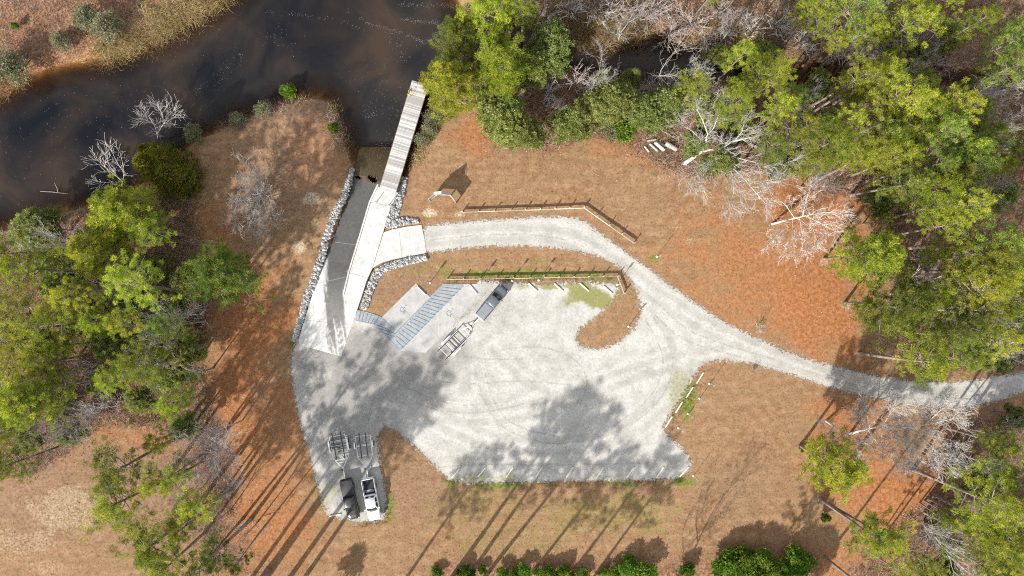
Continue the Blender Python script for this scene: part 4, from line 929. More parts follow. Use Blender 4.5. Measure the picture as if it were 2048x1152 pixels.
def puff(rr, centers, rad, per, ln, wd, up=.35, flat=.75):
    """needle or leaf blades round clump centres -> O, D, L, W, tint"""
    k = len(centers); rad = np.broadcast_to(rad, (k,)); O = np.repeat(centers, per, 0); rr_ = np.repeat(rad, per); n_ = k * per
    d = rr.normal(size=(n_, 3)); d /= np.linalg.norm(d, axis=1)[:, None]; d[:, 2] *= flat
    O = O + d * (rr_ * rr.uniform(.15, .85, n_) ** .7)[:, None]
    D = d + rr.normal(0, .45, (n_, 3)); D[:, 2] += up
    t = np.repeat(np.clip(rr.normal(.5, .22, k), 0, 1), per) + rr.normal(0, .13, n_)
    return O, D, rr.uniform(.7, 1.2, n_) * ln, rr.uniform(.8, 1.3, n_) * wd, np.clip(t, 0, 1)
def pine(seed, h, cr, c0, nb, mat='pine', dead=4, full=1.0):
    rr = R(seed); tr = []; br = []; cl = []; cr_ = []
    bx, by = rr.normal(0, .012, 2); ph = rr.uniform(0, 6)
    def axis_(z): t = z / h; return np.array([bx * z + .10 * math.sin(t * 4 + ph), by * z + .10 * math.cos(t * 3 + ph), z])
    r_ = lambda z: .03 + .23 * (h / 20) * (1 - z / h) ** .85
    zs = np.linspace(-.3, h, 15)
    for a, b_ in zip(zs[:-1], zs[1:]): tr.append([*axis_(a), *axis_(b_), r_(max(a, 0)) * (1.35 if a < 0 else 1), r_(b_)])
    for i in range(nb):
        t = (i + rr.uniform(0, .9)) / nb; z = h * (c0 + (.985 - c0) * t); az = i * 2.4 + rr.normal(0, .5)
        prof = (.55 + .45 * math.sin(min(1, t * 2.2 + .15) * math.pi / 2)) * (1 - t ** 2.4) ** .75 + .10
        L = cr * prof * rr.uniform(.62, 1.12); el = math.radians(np.interp(t, [0, 1], [4, 55]) + rr.normal(0, 8))
        p = axis_(z); n_ = 4; d = np.array([math.cos(az) * math.cos(el), math.sin(az) * math.cos(el), math.sin(el)]); r0 = .022 + .016 * L
        pts = [p]
        for k in range(n_):
            d = d + rr.normal(0, .13, 3) + np.array([0, 0, .06]); d /= np.linalg.norm(d); pts.append(pts[-1] + d * L / n_)
        for k in range(n_): br.append([*pts[k], *pts[k + 1], r0 * (1 - k / n_ * .8), r0 * (1 - (k + 1) / n_ * .8)])
        nc = max(3, int(L * 2.1 * full)); 
        for c_ in range(nc):
            s_ = rr.uniform(.34, 1.04) ** .8; q = min(s_ * n_, n_ - .001); k = int(q); base = pts[k] + (pts[k + 1] - pts[k]) * (q - k)
            off = rr.normal(0, .30 + .10 * L, 3) * np.array([1, 1, .35]); e = base + off + np.array([0, 0, .12]); cl.append(e); cr_.append(rr.uniform(.26, .46))
            if np.linalg.norm(off) > .3: br.append([*base, *e, .020, .010])
    for i in range(dead):
        z = h * rr.uniform(.3, c0); az = rr.uniform(0, 6.28); p = axis_(z); L = rr.uniform(.5, 1.6); e = p + np.array([math.cos(az), math.sin(az), .15]) * L; br.append([*p, *e, .03, .012])
    for a, b_ in zip(zs[4:-1], zs[5:]): br.append([*axis_(a), *axis_(b_), .02, .02])
    O, D, L_, W_, T = puff(rr, np.array(cl), np.array(cr_), 80, .25, .048)
    return [('trunk', tubes('trunk', tr, M['bark'])), ('branches', tubes('branches', br, M['bark'])), ('crown', blades('crown', O, D, L_, W_, T, M[mat]))]
def leafy(seed, h, cr, mat, lobes, zlow=.25, per=26, leaf=.24, dens=1.0, wd=.15, flat=1.0):
    rr = R(seed); tr = []; cen = []; top = h
    LB = []
    for i in range(lobes):
        a = i * 2.4 + rr.uniform(-.4, .4); q = math.sqrt((i + .3) / lobes); rad = cr * rr.uniform(.22, .48); LB.append((np.array([math.cos(a) * q * cr * .66, math.sin(a) * q * cr * .66, h * (zlow + (1 - zlow) * (.88 - .50 * q * q)) - rad * .4 + rr.normal(0, .07 * h)]), rad))
    for c_, rad in LB:
        k = int(58 * dens * rad * rad) + 6; d = rr.normal(size=(k, 3)); d /= np.linalg.norm(d, axis=1)[:, None]; d[:, 2] = np.abs(d[:, 2]) * 1.05 - .28
        cen.append(c_ + d * (rad * rr.uniform(.45, 1.35, k))[:, None] * np.array([1, 1, .95]))
    p = np.array([0, 0, -.2]); fork = np.array([rr.normal(0, .1), rr.normal(0, .1), h * zlow * .9]); r0 = .05 + h * .016; tr.append([*p, *fork, r0 * 1.2, r0 * .85])
    for c_, rad in LB:
        mid = fork * .45 + c_ * .55 + rr.normal(0, .2, 3); tr.append([*fork, *mid, r0 * .55, r0 * .3]); tr.append([*mid, *c_, r0 * .3, .02])
        for j in range(5): e = c_ + rr.normal(0, rad * .5, 3); tr.append([*c_, *e, .022, .008])
    cen = np.vstack(cen)
    O, D, L_, W_, T = puff(rr, cen, rr.uniform(.18, .46, len(cen)), per, leaf, wd, .25, flat)
    return [('trunk', tubes('trunk', tr, M['bark'])), ('crown', blades('crown', O, D, L_, W_, T, M[mat]))]
def cone(seed, h, cr, mat):
    rr = R(seed); tr = [[0, 0, -.2, 0, 0, h * .95, .16, .03]]; cen = []
    for i in range(int(90 * cr)):
        t = rr.uniform(0, 1) ** 1.3; z = h * (.06 + .94 * t); r = cr * (1 - t) ** .75 * rr.uniform(.45, 1.08) + .05; a = rr.uniform(0, 6.28); cen.append([r * math.cos(a), r * math.sin(a), z])
        if i % 3 == 0: tr.append([0, 0, z - .3, r * math.cos(a) * .9, r * math.sin(a) * .9, z, .03, .01])
    O, D, L_, W_, T = puff(rr, np.array(cen), rr.uniform(.25, .5, len(cen)), 30, .26, .11, .5, .9)
    return [('trunk', tubes('trunk', tr, M['bark'])), ('crown', blades('crown', O, D, L_, W_, T, M[mat]))]
def bare(seed, h, mat, spread=.55, levels=6, lean=0.0, r0=None, trunkf=.30, up=.10, multi=1, twig=.010):
    rr = R(seed); tk = []; br = []
    def grow(p, d, L, r, lev):
        n_ = 4 if lev < 2 else 3; pts = [p]; dd = d
        for k in range(n_):
            dd = dd + rr.normal(0, .05 + .03 * lev, 3) + np.array([0, 0, up * (.5 if lev else 0)]); dd /= np.linalg.norm(dd); q = pts[-1] + dd * L / n_; ra = max(twig, r * (1 - .42 * k / n_)); rb = max(twig * .8, r * (1 - .42 * (k + 1) / n_))
            (tk if lev == 0 else br).append([*pts[-1], *q, ra, rb]); pts.append(q)
        if lev >= levels: return
        kids = 2 if rr.rand() < .45 else 3
        if lev == 0: kids = 3
        for c_ in range(kids):
            s = rr.normal(0, 1, 3); s -= s.dot(dd) * dd; s /= np.linalg.norm(s); a = spread * rr.uniform(.6, 1.35); nd = dd * math.cos(a) + s * math.sin(a); nd[2] = max(nd[2], -.15) + .05
            grow(pts[-1], nd / np.linalg.norm(nd), L * rr.uniform(.58, .86) * (1.3 if lev == 0 and trunkf < .25 else 1), r * .53 * rr.uniform(.85, 1.1), lev + 1)
        for k in range(1, n_):
            if rr.rand() < (.75 if lev else .25):
                s = rr.normal(0, 1, 3); s -= s.dot(dd) * dd; s /= np.linalg.norm(s); nd = dd * .55 + s * .8; nd[2] = max(nd[2], -.1)
                grow(pts[k], nd / np.linalg.norm(nd), L * rr.uniform(.35, .6), r * .34, min(levels, lev + 2))
    for mstem in range(multi):
        a = rr.uniform(0, 6.28); ln = lean if multi == 1 else .35
        d = np.array([math.cos(a) * ln, math.sin(a) * ln, 1.]) if multi > 1 else np.array([lean, 0, 1.]); grow(np.array([0, 0, -.2]), d / np.linalg.norm(d), h * trunkf, r0 or h * .012, 0)
    br += [q[:6] + [twig, twig] for q in tk]
    return [('trunk', tubes('trunk', tk, M[mat])), ('branches', tubes('branches', br, M[mat]))]
def twiggy(seed, h, mat, nst=22):
    rr = R(seed); sg = []
    for i in range(nst):
        a = rr.uniform(0, 6.28); el = rr.uniform(.5, 1.4); d = np.array([math.cos(a) * math.cos(el), math.sin(a) * math.cos(el), math.sin(el)]); p = np.array([rr.normal(0, .08), rr.normal(0, .08), -.05]); L = h * rr.uniform(.6, 1.1)
        for k in range(4):
            d = d + rr.normal(0, .16, 3); d /= np.linalg.norm(d); q = p + d * L / 4; sg.append([*p, *q, .022 * (1 - k * .15), .018 * (1 - k * .15)])
            for j in range(3 if k else 0):
                e = d + rr.normal(0, .6, 3); e /= np.linalg.norm(e); sg.append([*q, *(q + e * L * rr.uniform(.12, .3)), .014, .010])
            p = q
    return [('stems', tubes('stems', sg, M[mat]))]

PINES = [pine(101 + i, 20, cr, c0, nb, mt) for i, (cr, c0, nb, mt) in enumerate(((3.4, .55, 36, 'pine'), (3.0, .60, 30, 'pine'), (3.7, .52, 38, 'pine'), (3.2, .58, 34, 'pine_cool'), (2.8, .60, 28, 'pine')))]
SPARSE = [pine(201 + i, 21, cr, .64, nb, mt, 6, 1.35) for i, (cr, nb, mt) in enumerate(((3.3, 20, 'pine_cool'), (3.6, 23, 'pine'), (3.0, 19, 'pine')))]
YOUNG = [pine(301 + i, 9, 2.3, .25, 30, mt, 0) for i, mt in enumerate(('pine', 'pine_cool'))]
OAKS = [leafy(401 + i, 8, cr, 'oak', lb, .30, 46, .17, 1.0, .095) for i, (cr, lb) in enumerate(((3.2, 9), (3.6, 11), (2.8, 8)))]
CEDARS = [cone(501, 8, 2.4, 'cedar'), cone(502, 7, 2.1, 'cedar'), cone(503, 7, 2.2, 'oak')]
BUSH = [leafy(601 + i, 2.6, 1.5, 'bush', 6, .15, 22, .20, 1.6, .14) for i in range(2)]
GREYB = [leafy(701 + i, 2.2, 1.4, 'greybush', 7, .12, 20, .16, 1.7, .07) for i in range(2)]
BARE = [bare(801, 14, 'twig', .5), bare(802, 13, 'twig', .6), bare(803, 12, 'mauve', .55, trunkf=.24), bare(804, 12, 'white', .62, trunkf=.26), bare(805, 9, 'twig', .5, 5, multi=3, trunkf=.30)]
SNAG = bare(821, 10, 'white', .42, 4, .1, None, .45)
LACY = [bare(831, 6.5, 'twig', .75, 5, multi=4, trunkf=.27, twig=.010)]
FULL = [pine(251 + i, 14, cr, c0, nb, mt, 0, 2.0) for i, (cr, c0, nb, mt) in enumerate(((3.6, .30, 40, 'pine'), (3.3, .34, 36, 'pine'), (3.5, .32, 38, 'pine_cool')))]
TWIG = [twiggy(841, 1.7, 'twig'), twiggy(842, 1.8, 'mauve', 26), twiggy(843, 1.5, 'white', 18)]
_used = {}
def plant(kind, name, parts, px, py, h0, h, label, cat='tree', seen=None, rz=None, group=None, wide=1.0, tilt=None):
    """seen = fraction of the height whose picture position px,py gives; None means px,py is the foot"""
    rr = R(int(px * 31 + py * 17) % 100003); x, y, _ = P(px, py)
    if seen: f = (H - seen * h) / H; x *= f; y *= f
    o = thing(name, label, cat, (x, y, gz(x, y) - .02), rr.uniform(0, 6.28) if rz is None else rz, group)
    s_ = h / h0; o.scale = (s_ * wide, s_ * wide, s_)
    if tilt is None: tilt = .035
    o.rotation_euler = (rr.normal(0, tilt), rr.normal(0, tilt), o.rotation_euler[2])
    for nm, me in parts: ob(nm, me, o)
    return o

def limbed(label, base, limbs, mat, seed, tw=1.0, depth=3):
    """bare tree whose main limbs are given as picture points with heights; finer wood grows from them"""
    rr = R(seed); bx, by, _ = P(*base); bz = gz(bx, by); tk = []; br = []
    def W(px, py, z): x, y, _ = P(px, py); f = (H - z) / H; return np.array([x * f - bx, y * f - by, z])
    def grow(p, d, L, r, lev):
        pts = [p]; dd = d
        for k in range(3):
            dd = dd + rr.normal(0, .10, 3) + np.array([0, 0, .02]); dd /= np.linalg.norm(dd); q = pts[-1] + dd * L / 3; br.append([*pts[-1], *q, max(.013, r * (1 - .2 * k)), max(.011, r * (.8 - .2 * k))]); pts.append(q)
        if lev >= depth: return
        for k in (1, 2, 3, 3):
            if rr.rand() < .9:
                s_ = rr.normal(0, 1, 3); s_ -= s_.dot(dd) * dd; s_ /= np.linalg.norm(s_); nd = dd * rr.uniform(.7, 1) + s_ * rr.uniform(.4, .85); grow(pts[k], nd / np.linalg.norm(nd), L * rr.uniform(.5, .78), r * .58, lev + 1)
    for li, (path, r0) in enumerate(limbs):
        P3 = np.array([W(*q) for q in path]); k = len(P3); D = []
        for i in range(k - 1):
            nsub = 3; a, b_ = P3[i], P3[i + 1]; ra, rb = r0 * (1 - .75 * i / (k - 1)), r0 * (1 - .75 * (i + 1) / (k - 1))
            for j in range(nsub):
                p0 = a + (b_ - a) * j / nsub; p1 = a + (b_ - a) * (j + 1) / nsub; wob = rr.normal(0, .05, 3) * (0 if j == nsub - 1 else 1)
                (tk if li == 0 else br).append([*p0, *p1, ra + (rb - ra) * j / nsub, ra + (rb - ra) * (j + 1) / nsub])
                if li == 0 and i < (k - 1) * .6: continue
                d = (b_ - a) / np.linalg.norm(b_ - a)
                for w in range(2):
                    if rr.rand() < .95 * tw:
                        s_ = rr.normal(0, 1, 3); s_ -= s_.dot(d) * d; s_ /= np.linalg.norm(s_); s_[2] = abs(s_[2]) * .5; nd = d * rr.uniform(.5, 1.1) + s_ * .8; grow(p1, nd / np.linalg.norm(nd), rr.uniform(.7, 1.7), max(.016, rb * .40), 1)
        for w in range(3): nd = (P3[-1] - P3[-2]) / np.linalg.norm(P3[-1] - P3[-2]) + rr.normal(0, .35, 3); grow(P3[-1], nd / np.linalg.norm(nd), rr.uniform(.8, 1.5), r0 * .25, 1)
    br += [q[:6] + [.012, .012] for q in tk]
    o = thing('bare_tree', label, 'bare tree', (bx, by, bz)); ob('trunk', tubes('trunk', tk, M[mat]), o); ob('branches', tubes('branches', br, M[mat]), o); return o

# ---- trees one can single out
def PN(v, px, py, h, lab, seen=None, wide=1.0, **k): return plant('pine', 'pine_tree', PINES[v], px, py, 20, h, lab, 'pine tree', seen, wide=wide, **k)
def SP(v, px, py, h, lab, seen=None, wide=1.0, **k): return plant('pine', 'pine_tree', SPARSE[v], px, py, 21, h, lab, 'pine tree', seen, wide=wide, **k)
def FP(v, px, py, h, lab, seen=None, wide=1.0, **k): return plant('pine', 'pine_tree', FULL[v], px, py, 14, h, lab, 'pine tree', seen, wide=wide, **k)
def OK(v, px, py, h, lab, seen=.6, wide=1.0): return plant('oak', 'evergreen_tree', OAKS[v], px, py, 8, h, lab, 'tree', seen, wide=wide)
def BR(v, px, py, h, lab, seen=None, wide=1.0, **k): return plant('bare', 'bare_tree', BARE[v], px, py, (14, 13, 12, 12, 9)[v], h, lab, 'bare tree', seen, wide=wide, **k)

FP(0, 1651, 517, 16, 'tall pine at the wood edge, uppermost of three along the right lawn', wide=.88); FP(2, 1690, 607, 17, 'tall pine at the wood edge, middle of three along the right lawn', wide=.85); PN(1, 1719, 708, 19, 'tall pine at the wood edge just above the gravel lane', wide=1.15)
FP(1, 1600, 890, 14, 'leaning-looking pine with bare lower trunk on the lawn below the bare tree', wide=1.15); SP(0, 1640, 1000, 16, 'left of the twin-stemmed pines on the lower right lawn', wide=1.2); SP(1, 1648, 1003, 17, 'right of the twin-stemmed pines on the lower right lawn', wide=1.15)
SP(2, 1650, 1116, 17, 'pine standing nearest the bottom edge on the lower right lawn'); PN(0, 1828, 938, 20, 'tall dark-trunked pine right of the big bare tree'); SP(1, 1868, 990, 19, 'pine behind the tall dark-trunked pine at the lower right wood')
FP(0, 888, 180, 12, 'bright pine overhanging the river end of the dock', .66, 1.25); FP(2, 915, 82, 12, 'darker pine on the river bank above the dock end', .66, 1.05); FP(0, 965, 18, 15, 'yellow-green pine at the top edge above the dock', .68, 1.0); FP(1, 1008, 130, 14, 'bright green pine right of the dock end by the creek', .66, 1.15); PN(0, 1048, 8, 14, 'pine at the top edge beside the plank jetty', .75, .9)
PN(2, 1000, 165, 11, 'lower pine between the bright pine and the evergreens', .72, 1.1)
OK(0, 1100, 92, 9, 'rounded olive evergreen beside the creek above the lawn', wide=.95); OK(2, 1075, 140, 7, 'olive evergreen below the rounded one beside the creek', wide=.9); OK(1, 1012, 232, 8, 'broad dark evergreen at the upper lawn edge, left one', wide=1.0); OK(0, 1062, 268, 7, 'dark evergreen at the upper lawn edge, middle one', wide=.95); OK(2, 1142, 255, 7, 'dark evergreen at the upper lawn edge, right one', wide=1.15); OK(1, 985, 195, 7, 'evergreen tucked under the pines near the dock', wide=.7)
plant('cedar', 'cedar_tree', CEDARS[2], 1330, 208, 7, 8, 'olive-green cedar behind the log pile', 'cedar', .5, wide=1.25); plant('cedar', 'cedar_tree', CEDARS[2], 1268, 148, 7, 6, 'narrow cedar left of the slender white snag', 'cedar', .5, wide=.85)
plant('bush', 'green_bush', BUSH[0], 1252, 262, 2.6, 3.4, 'bright green bush at the upper lawn edge left of the log pile', 'bush', .6, wide=1.05); plant('bush', 'grey_bush', GREYB[0], 1217, 252, 2.2, 3.0, 'grey-green bush beside the bright green bush at the upper lawn edge', 'bush', .6, wide=1.2)
BR(0, 1178, 185, 10, 'pale bare tree between the dark evergreens and the creek', wide=.8); plant('twig', 'bare_bush', TWIG[2], 1125, 216, 1.5, 2.4, 'pale twiggy bush at the lawn edge between dark evergreens', 'bush', .5, wide=1.1)
plant('snag', 'bare_tree', SNAG, 1300, 165, 10, 9, 'slender white snag standing by the creek', 'bare tree', wide=.8)
BR(3, 1395, 155, 11, 'white bare tree reaching over the creek', wide=.9); BR(2, 1650, 118, 14, 'large mauve-grey bare tree arching over the creek', wide=1.0); BR(1, 1700, 40, 12, 'grey bare tree at the top edge among the pines', wide=.8)
limbed('large bleached dead tree spreading from the upper lawn edge', (1368, 327), [([(1368, 327, 0), (1385, 316, 1.6), (1402, 304, 3.2), (1420, 299, 4.4), (1436, 300, 5.4)], .30), ([(1396, 308, 2.8), (1410, 290, 4.5), (1416, 268, 6.5), (1406, 240, 8), (1396, 222, 9)], .15), ([(1412, 275, 6), (1428, 255, 7.5), (1438, 228, 9), (1442, 205, 10)], .09),
    ([(1408, 285, 5), (1385, 262, 6), (1362, 248, 7)], .07), ([(1436, 300, 5.4), (1465, 283, 6.5), (1495, 276, 7.5), (1520, 270, 8)], .15), ([(1470, 281, 6.6), (1485, 262, 8), (1488, 245, 9)], .07), ([(1436, 300, 5.4), (1462, 312, 6), (1500, 322, 6.5), (1535, 330, 7)], .12), ([(1440, 304, 5.2), (1458, 330, 5.8), (1485, 352, 6.2), (1512, 385, 6.8), (1530, 405, 7)], .14),
    ([(1455, 326, 5.7), (1466, 352, 6), (1468, 385, 6.4), (1458, 415, 6.6)], .10), ([(1432, 304, 5), (1425, 325, 5.2), (1410, 345, 5.5), (1402, 365, 5.6)], .06), ([(1484, 352, 6.2), (1500, 362, 6.4), (1540, 362, 7)], .06), ([(1460, 335, 5.8), (1480, 372, 6.3), (1482, 402, 6.6)], .06), ([(1420, 320, 5), (1395, 335, 5.2), (1385, 352, 5.3)], .05)], 'white', 61)
limbed('white bare tree with spreading twigs on the orange lawn at right', (1544, 448), [([(1544, 448, 0), (1570, 441, 1.5), (1600, 434, 3.2), (1625, 428, 4.6)], .17), ([(1625, 428, 4.6), (1650, 424, 5.8), (1680, 426, 7)], .07), ([(1600, 434, 3.2), (1604, 462, 4), (1612, 490, 5)], .06), ([(1586, 438, 2.4), (1585, 470, 3.5), (1588, 500, 4.5)], .06), ([(1578, 440, 2), (1556, 465, 3), (1540, 485, 4)], .05), ([(1612, 431, 4), (1645, 448, 5), (1670, 462, 6)], .07), ([(1606, 432, 3.6), (1612, 405, 5), (1618, 385, 6)], .07), ([(1590, 436, 2.6), (1572, 410, 4), (1545, 388, 5)], .06), ([(1594, 435, 3), (1622, 455, 4), (1632, 480, 5)], .05)], 'white', 62)
plant('lacy', 'bare_tree', LACY[0], 520, 398, 6.5, 6.5, 'low lacy grey bare tree on the peninsula lawn left of the ramp', 'bare tree', wide=1.75)
limbed('broad pale bare tree below the gravel lane at lower right', (1700, 868), [([(1700, 868, 0), (1718, 862, 1.5), (1745, 856, 3), (1775, 852, 4.5)], .20), ([(1775, 852, 4.5), (1815, 855, 6), (1860, 848, 7.5), (1905, 838, 9)], .13), ([(1760, 854, 3.8), (1800, 832, 5.5), (1840, 818, 7)], .09), ([(1800, 854, 5.5), (1850, 868, 7), (1900, 880, 8.5)], .10), ([(1770, 854, 4), (1810, 880, 5.5), (1850, 905, 7)], .09), ([(1735, 858, 2.5), (1755, 885, 4), (1790, 915, 6)], .10), ([(1740, 857, 2.6), (1735, 830, 4.5), (1722, 812, 6)], .07), ([(1765, 853, 4), (1780, 828, 6), (1785, 812, 7)], .06), ([(1850, 850, 7.2), (1880, 822, 8.5), (1895, 812, 9)], .06), ([(1830, 862, 6.5), (1865, 895, 8), (1885, 915, 9)], .06)], 'twig', 63, 1.1, 4)
limbed('bare tree with broken stem beside the lane at lower right', (1652, 842), [([(1652, 842, 0), (1668, 852, 1.5), (1690, 866, 3), (1712, 876, 4)], .17), ([(1712, 876, 4), (1745, 893, 5.5), (1780, 915, 7), (1805, 930, 8)], .09), ([(1680, 860, 2.4), (1690, 885, 4), (1700, 910, 5)], .06), ([(1690, 866, 3), (1665, 885, 4), (1655, 905, 5)], .06), ([(1700, 872, 3.4), (1720, 850, 5), (1715, 828, 6)], .06), ([(1668, 852, 1.6), (1655, 868, 3), (1650, 885, 4)], .05)], 'twig', 64, 1.0, 4)
limbed('bare forked tree reaching over the river above the dark cedar', (297, 276), [([(297, 276, 0), (298, 268, 1.5), (297, 260, 2.6)], .10), ([(297, 260, 2.6), (291, 242, 4.2), (279, 224, 5.4), (272, 212, 6)], .06), ([(297, 260, 2.6), (308, 242, 4.2), (318, 225, 5.4), (330, 212, 6.2)], .06), ([(310, 240, 4.3), (322, 232, 5), (334, 226, 5.5)], .035), ([(290, 240, 4.3), (278, 234, 5), (268, 230, 5.5)], .035), ([(309, 241, 4.2), (308, 222, 5.4), (302, 208, 6)], .035)], 'twig', 65, .7, 2)
limbed('white bare tree leaning over the river at the left bank', (230, 374), [([(230, 374, 0), (234, 360, 1.5), (236, 348, 2.6)], .09), ([(236, 348, 2.6), (234, 325, 4.4), (228, 302, 5.8)], .055), ([(234, 360, 1.6), (216, 345, 3.4), (196, 330, 4.6), (184, 318, 5.4)], .055), ([(226, 353, 2.4), (208, 330, 4.4), (198, 308, 5.6)], .05), ([(228, 368, .8), (206, 362, 2.4), (184, 360, 3.4)], .04), ([(235, 340, 3.2), (220, 318, 4.8), (212, 300, 5.6)], .04)], 'white', 66, .7, 2)
plant('cedar', 'cedar_tree', CEDARS[0], 318, 335, 8, 8.5, 'dark cedar with golden tips at the left river bank', 'cedar', .5, wide=1.35); plant('cedar', 'cedar_tree', CEDARS[1], 352, 352, 7, 7.5, 'dark green cedar right of the golden-tipped one on the bank', 'cedar', .5, wide=1.2); plant('cedar', 'cedar_tree', CEDARS[0], 290, 300, 8, 6, 'small golden cedar at the water edge', 'cedar', .5, wide=1.0)
FP(0, 236, 432, 11.5, 'big bright pine at the left bank, upper of the pair', .68, 1.5); FP(1, 190, 510, 13, 'big bright pine at the left bank, lower of the pair', .68, 1.25); PN(4, 300, 460, 11, 'bright pine right of the big pair at the left bank', .76, 1.7)
FP(2, 432, 540, 14, 'pine standing out over the lawn right of the left wood', .68, 1.15)
SP(0, 247, 925, 15, 'sparse pine with long slanting trunk at the clearing, upper one', .82, 1.5); SP(1, 240, 1012, 13.5, 'sparse pine with long slanting trunk at the clearing, lower one', .82, 1.75); SP(2, 308, 880, 13, 'small-crowned sparse pine above the clearing', .82, 1.0); SP(0, 345, 935, 13, 'sparse pine between the clearing and the orange lawn', .82, 1.1)
SP(1, 395, 1028, 12, 'dark sparse pine at the lower left lawn edge', .80, 1.5); SP(2, 285, 1100, 14, 'wide sparse pine in the lower left corner clearing', .82, 2.0); SP(0, 385, 1140, 20, 'sparse pine cut by the bottom edge at lower left', .80, 1.0); SP(2, 352, 1066, 12, 'sparse pine left of the dark one at the lower left lawn edge', .80, 1.2); SP(0, 470, 1110, 12, 'short sparse pine low on the orange lawn at lower left', .8, .9)
SP(1, 320, 970, 13, 'sparse pine between the two long-trunked clearing pines', .82, 1.1); SP(0, 420, 1095, 12, 'sparse dark pine at the edge of the orange lawn near the bottom', .82, 1.3); SP(1, 330, 1130, 13, 'sparse pine just above the bottom edge at lower left', .82, 1.4)
# pines whose feet stand at and below the bottom edge; their shadows cross the lot
for k, (px, py, h, v) in enumerate(((534, 1140, 21, 2), (566, 1172, 22, 0), (590, 1182, 20, 1), (880, 1185, 21, 2), (912, 1192, 20, 0), (950, 1182, 19, 1), (1480, 1190, 12, 3), (500, 1205, 22, 3), (450, 1235, 21, 1), (1008, 1215, 17, 0), (1085, 1230, 18, 4), (1150, 1208, 15, 1), (760, 1235, 17, 3))):
    (SP if px < 600 else PN)(v % 3 if px < 600 else v, px, py, h, 'shadow-casting tall pine rooted at the bottom edge, %s from left' % ORD[sorted([534, 566, 590, 880, 912, 950, 1480, 500, 450, 1008, 1085, 1150, 760]).index(px)] if px != 1480 else 'pine rooted at the bottom edge right of all the others casting shadows', wide=1.25)
for k, (px, h) in enumerate(((655, 5), (1560, 7))): OK(k % 3, px, 1196, h, ('evergreen rooted below the bottom edge, shading the lawn below the pickups', 'evergreen rooted below the bottom edge behind the rightmost bushes')[k], None, .9)
BR(0, 1345, 1175, 15, 'bare tree rooted at the bottom edge casting branching shadows on the lawn', wide=1.0)
# small lone plants
plant('twig', 'bare_bush', TWIG[2], 1514, 655, 1.5, 1.5, 'small pale bush standing alone above the lane on the right lawn', 'bush', wide=.75); plant('twig', 'bare_bush', TWIG[1], 1505, 741, 1.8, 1.0, 'small dark reddish bush alone below the lane', 'bush', wide=.8)
plant('bush', 'green_bush', BUSH[1], 577, 186, 2.6, 2.4, 'bright green round bush at the tip of the peninsula', 'bush', wide=.92); plant('bush', 'green_bush', BUSH[0], 668, 258, 2.6, 1.8, 'small green bush on the slip bank above the ramp', 'bush', wide=.8); plant('bush', 'green_bush', BUSH[1], 38, 55, 2.6, 1.4, 'small yellow-green bush alone on the far bank', 'bush', wide=.7)
for k, (px, py, h, lb) in enumerate(((215, 55, 3.6, 'large grey-green bush among reeds on the far bank'), (178, 40, 3.0, 'green-grey bush left of the large one on the far bank'), (125, 82, 2.4, 'small grey-green bush near the water on the far bank'), (15, 135, 4.2, 'grey-green bush at the left edge of the far bank'), (470, 238, 2.0, 'grey bush on the peninsula shore, middle of three'), (525, 215, 2.0, 'grey bush on the peninsula shore, right of three'), (380, 265, 2.4, 'grey bush on the peninsula shore, left of three'), (868, 238, 2.2, 'grey-green bush beside the dock, upper one'), (858, 258, 2.0, 'grey-green bush beside the dock, lower one'), (845, 278, 1.8, 'low grey bush beside the dock near the rocks'), (885, 232, 1.8, 'low grey bush under the bright pine at the dock'))):
    plant('bush', 'grey_bush', GREYB[k % 2], px, py, 2.2, h, lb, 'bush', .4, wide=1.0)

# ---- stands of trees: each tree its own object, told apart by row and place in the row
def ranked(pts, per_row):
    p = sorted(pts, key=lambda q: q[1]); out = []
    for r in range(0, len(p), per_row):
        row = sorted(p[r:r + per_row], key=lambda q: q[0])
        for c_, q in enumerate(row): out.append((q, r // per_row, c_))
    return out
def stand(pts, where, hr, wr, per_row, seed, variants=(0, 1, 2, 3, 4), desc='pine', drop=3):
    rr = R(seed); pts = [p for i, p in enumerate(pts) if i % drop]
    for (px, py), r, c_ in ranked(pts, per_row):
        h = rr.uniform(*hr); x, y, _ = P(px, py)
        while h > 7 and not any(inside(np.array([x * (H - .76 * h) / H]), np.array([y * (H - .76 * h) / H]), w)[0] for w in W_P): h -= .5
        PN(variants[rr.randint(len(variants))], px, py, h, '%s %s, %s row down, %s from left' % (desc, where, ORD[r], ORD[c_]), .76, rr.uniform(*wr) * (1 if h > 12 else 1.25), group='pines ' + where)
stand([(1669, 200), (1716, 173), (1749, 213), (1789, 200), (1836, 213), (1869, 200), (1909, 233), (1686, 253), (1736, 267), (1789, 260), (1836, 267), (1886, 260), (1913, 290), (1929, 325), (1660, 290), (1703, 305), (1749, 317), (1803, 317), (1853, 327), (1896, 340), (1809, 362), (1856, 372), (1640, 322), (1723, 150), (1765, 152), (1813, 160), (1640, 245)],
      'in the big upper right stand', (15, 19), (.8, 1.05), 6, 31, drop=99)
stand([(1457, 150), (1407, 172), (1490, 110), (1510, 165), (1474, 213), (1524, 247), (1556, 153), (1593, 187), (1560, 225), (1600, 262), (1590, 140), (1545, 290)], 'behind the bleached dead tree', (12, 16), (.85, 1.15), 4, 32, drop=5)
stand([(1736, 20), (1743, 58), (1646, 18), (1563, 18), (1869, 5), (1836, 40), (2003, 25), (2022, 73), (1953, 50), (1965, 110), (2032, 140), (1700, 5), (1925, -5), (1795, -10)], 'at the top right above the creek', (15, 19), (.85, 1.1), 5, 33)
stand([(1889, 160), (1983, 262), (1953, 227), (2033, 363), (1990, 320), (2040, 290)], 'at the right edge beside the big stand', (9, 12), (1.0, 1.3), 3, 34, (3, 1))
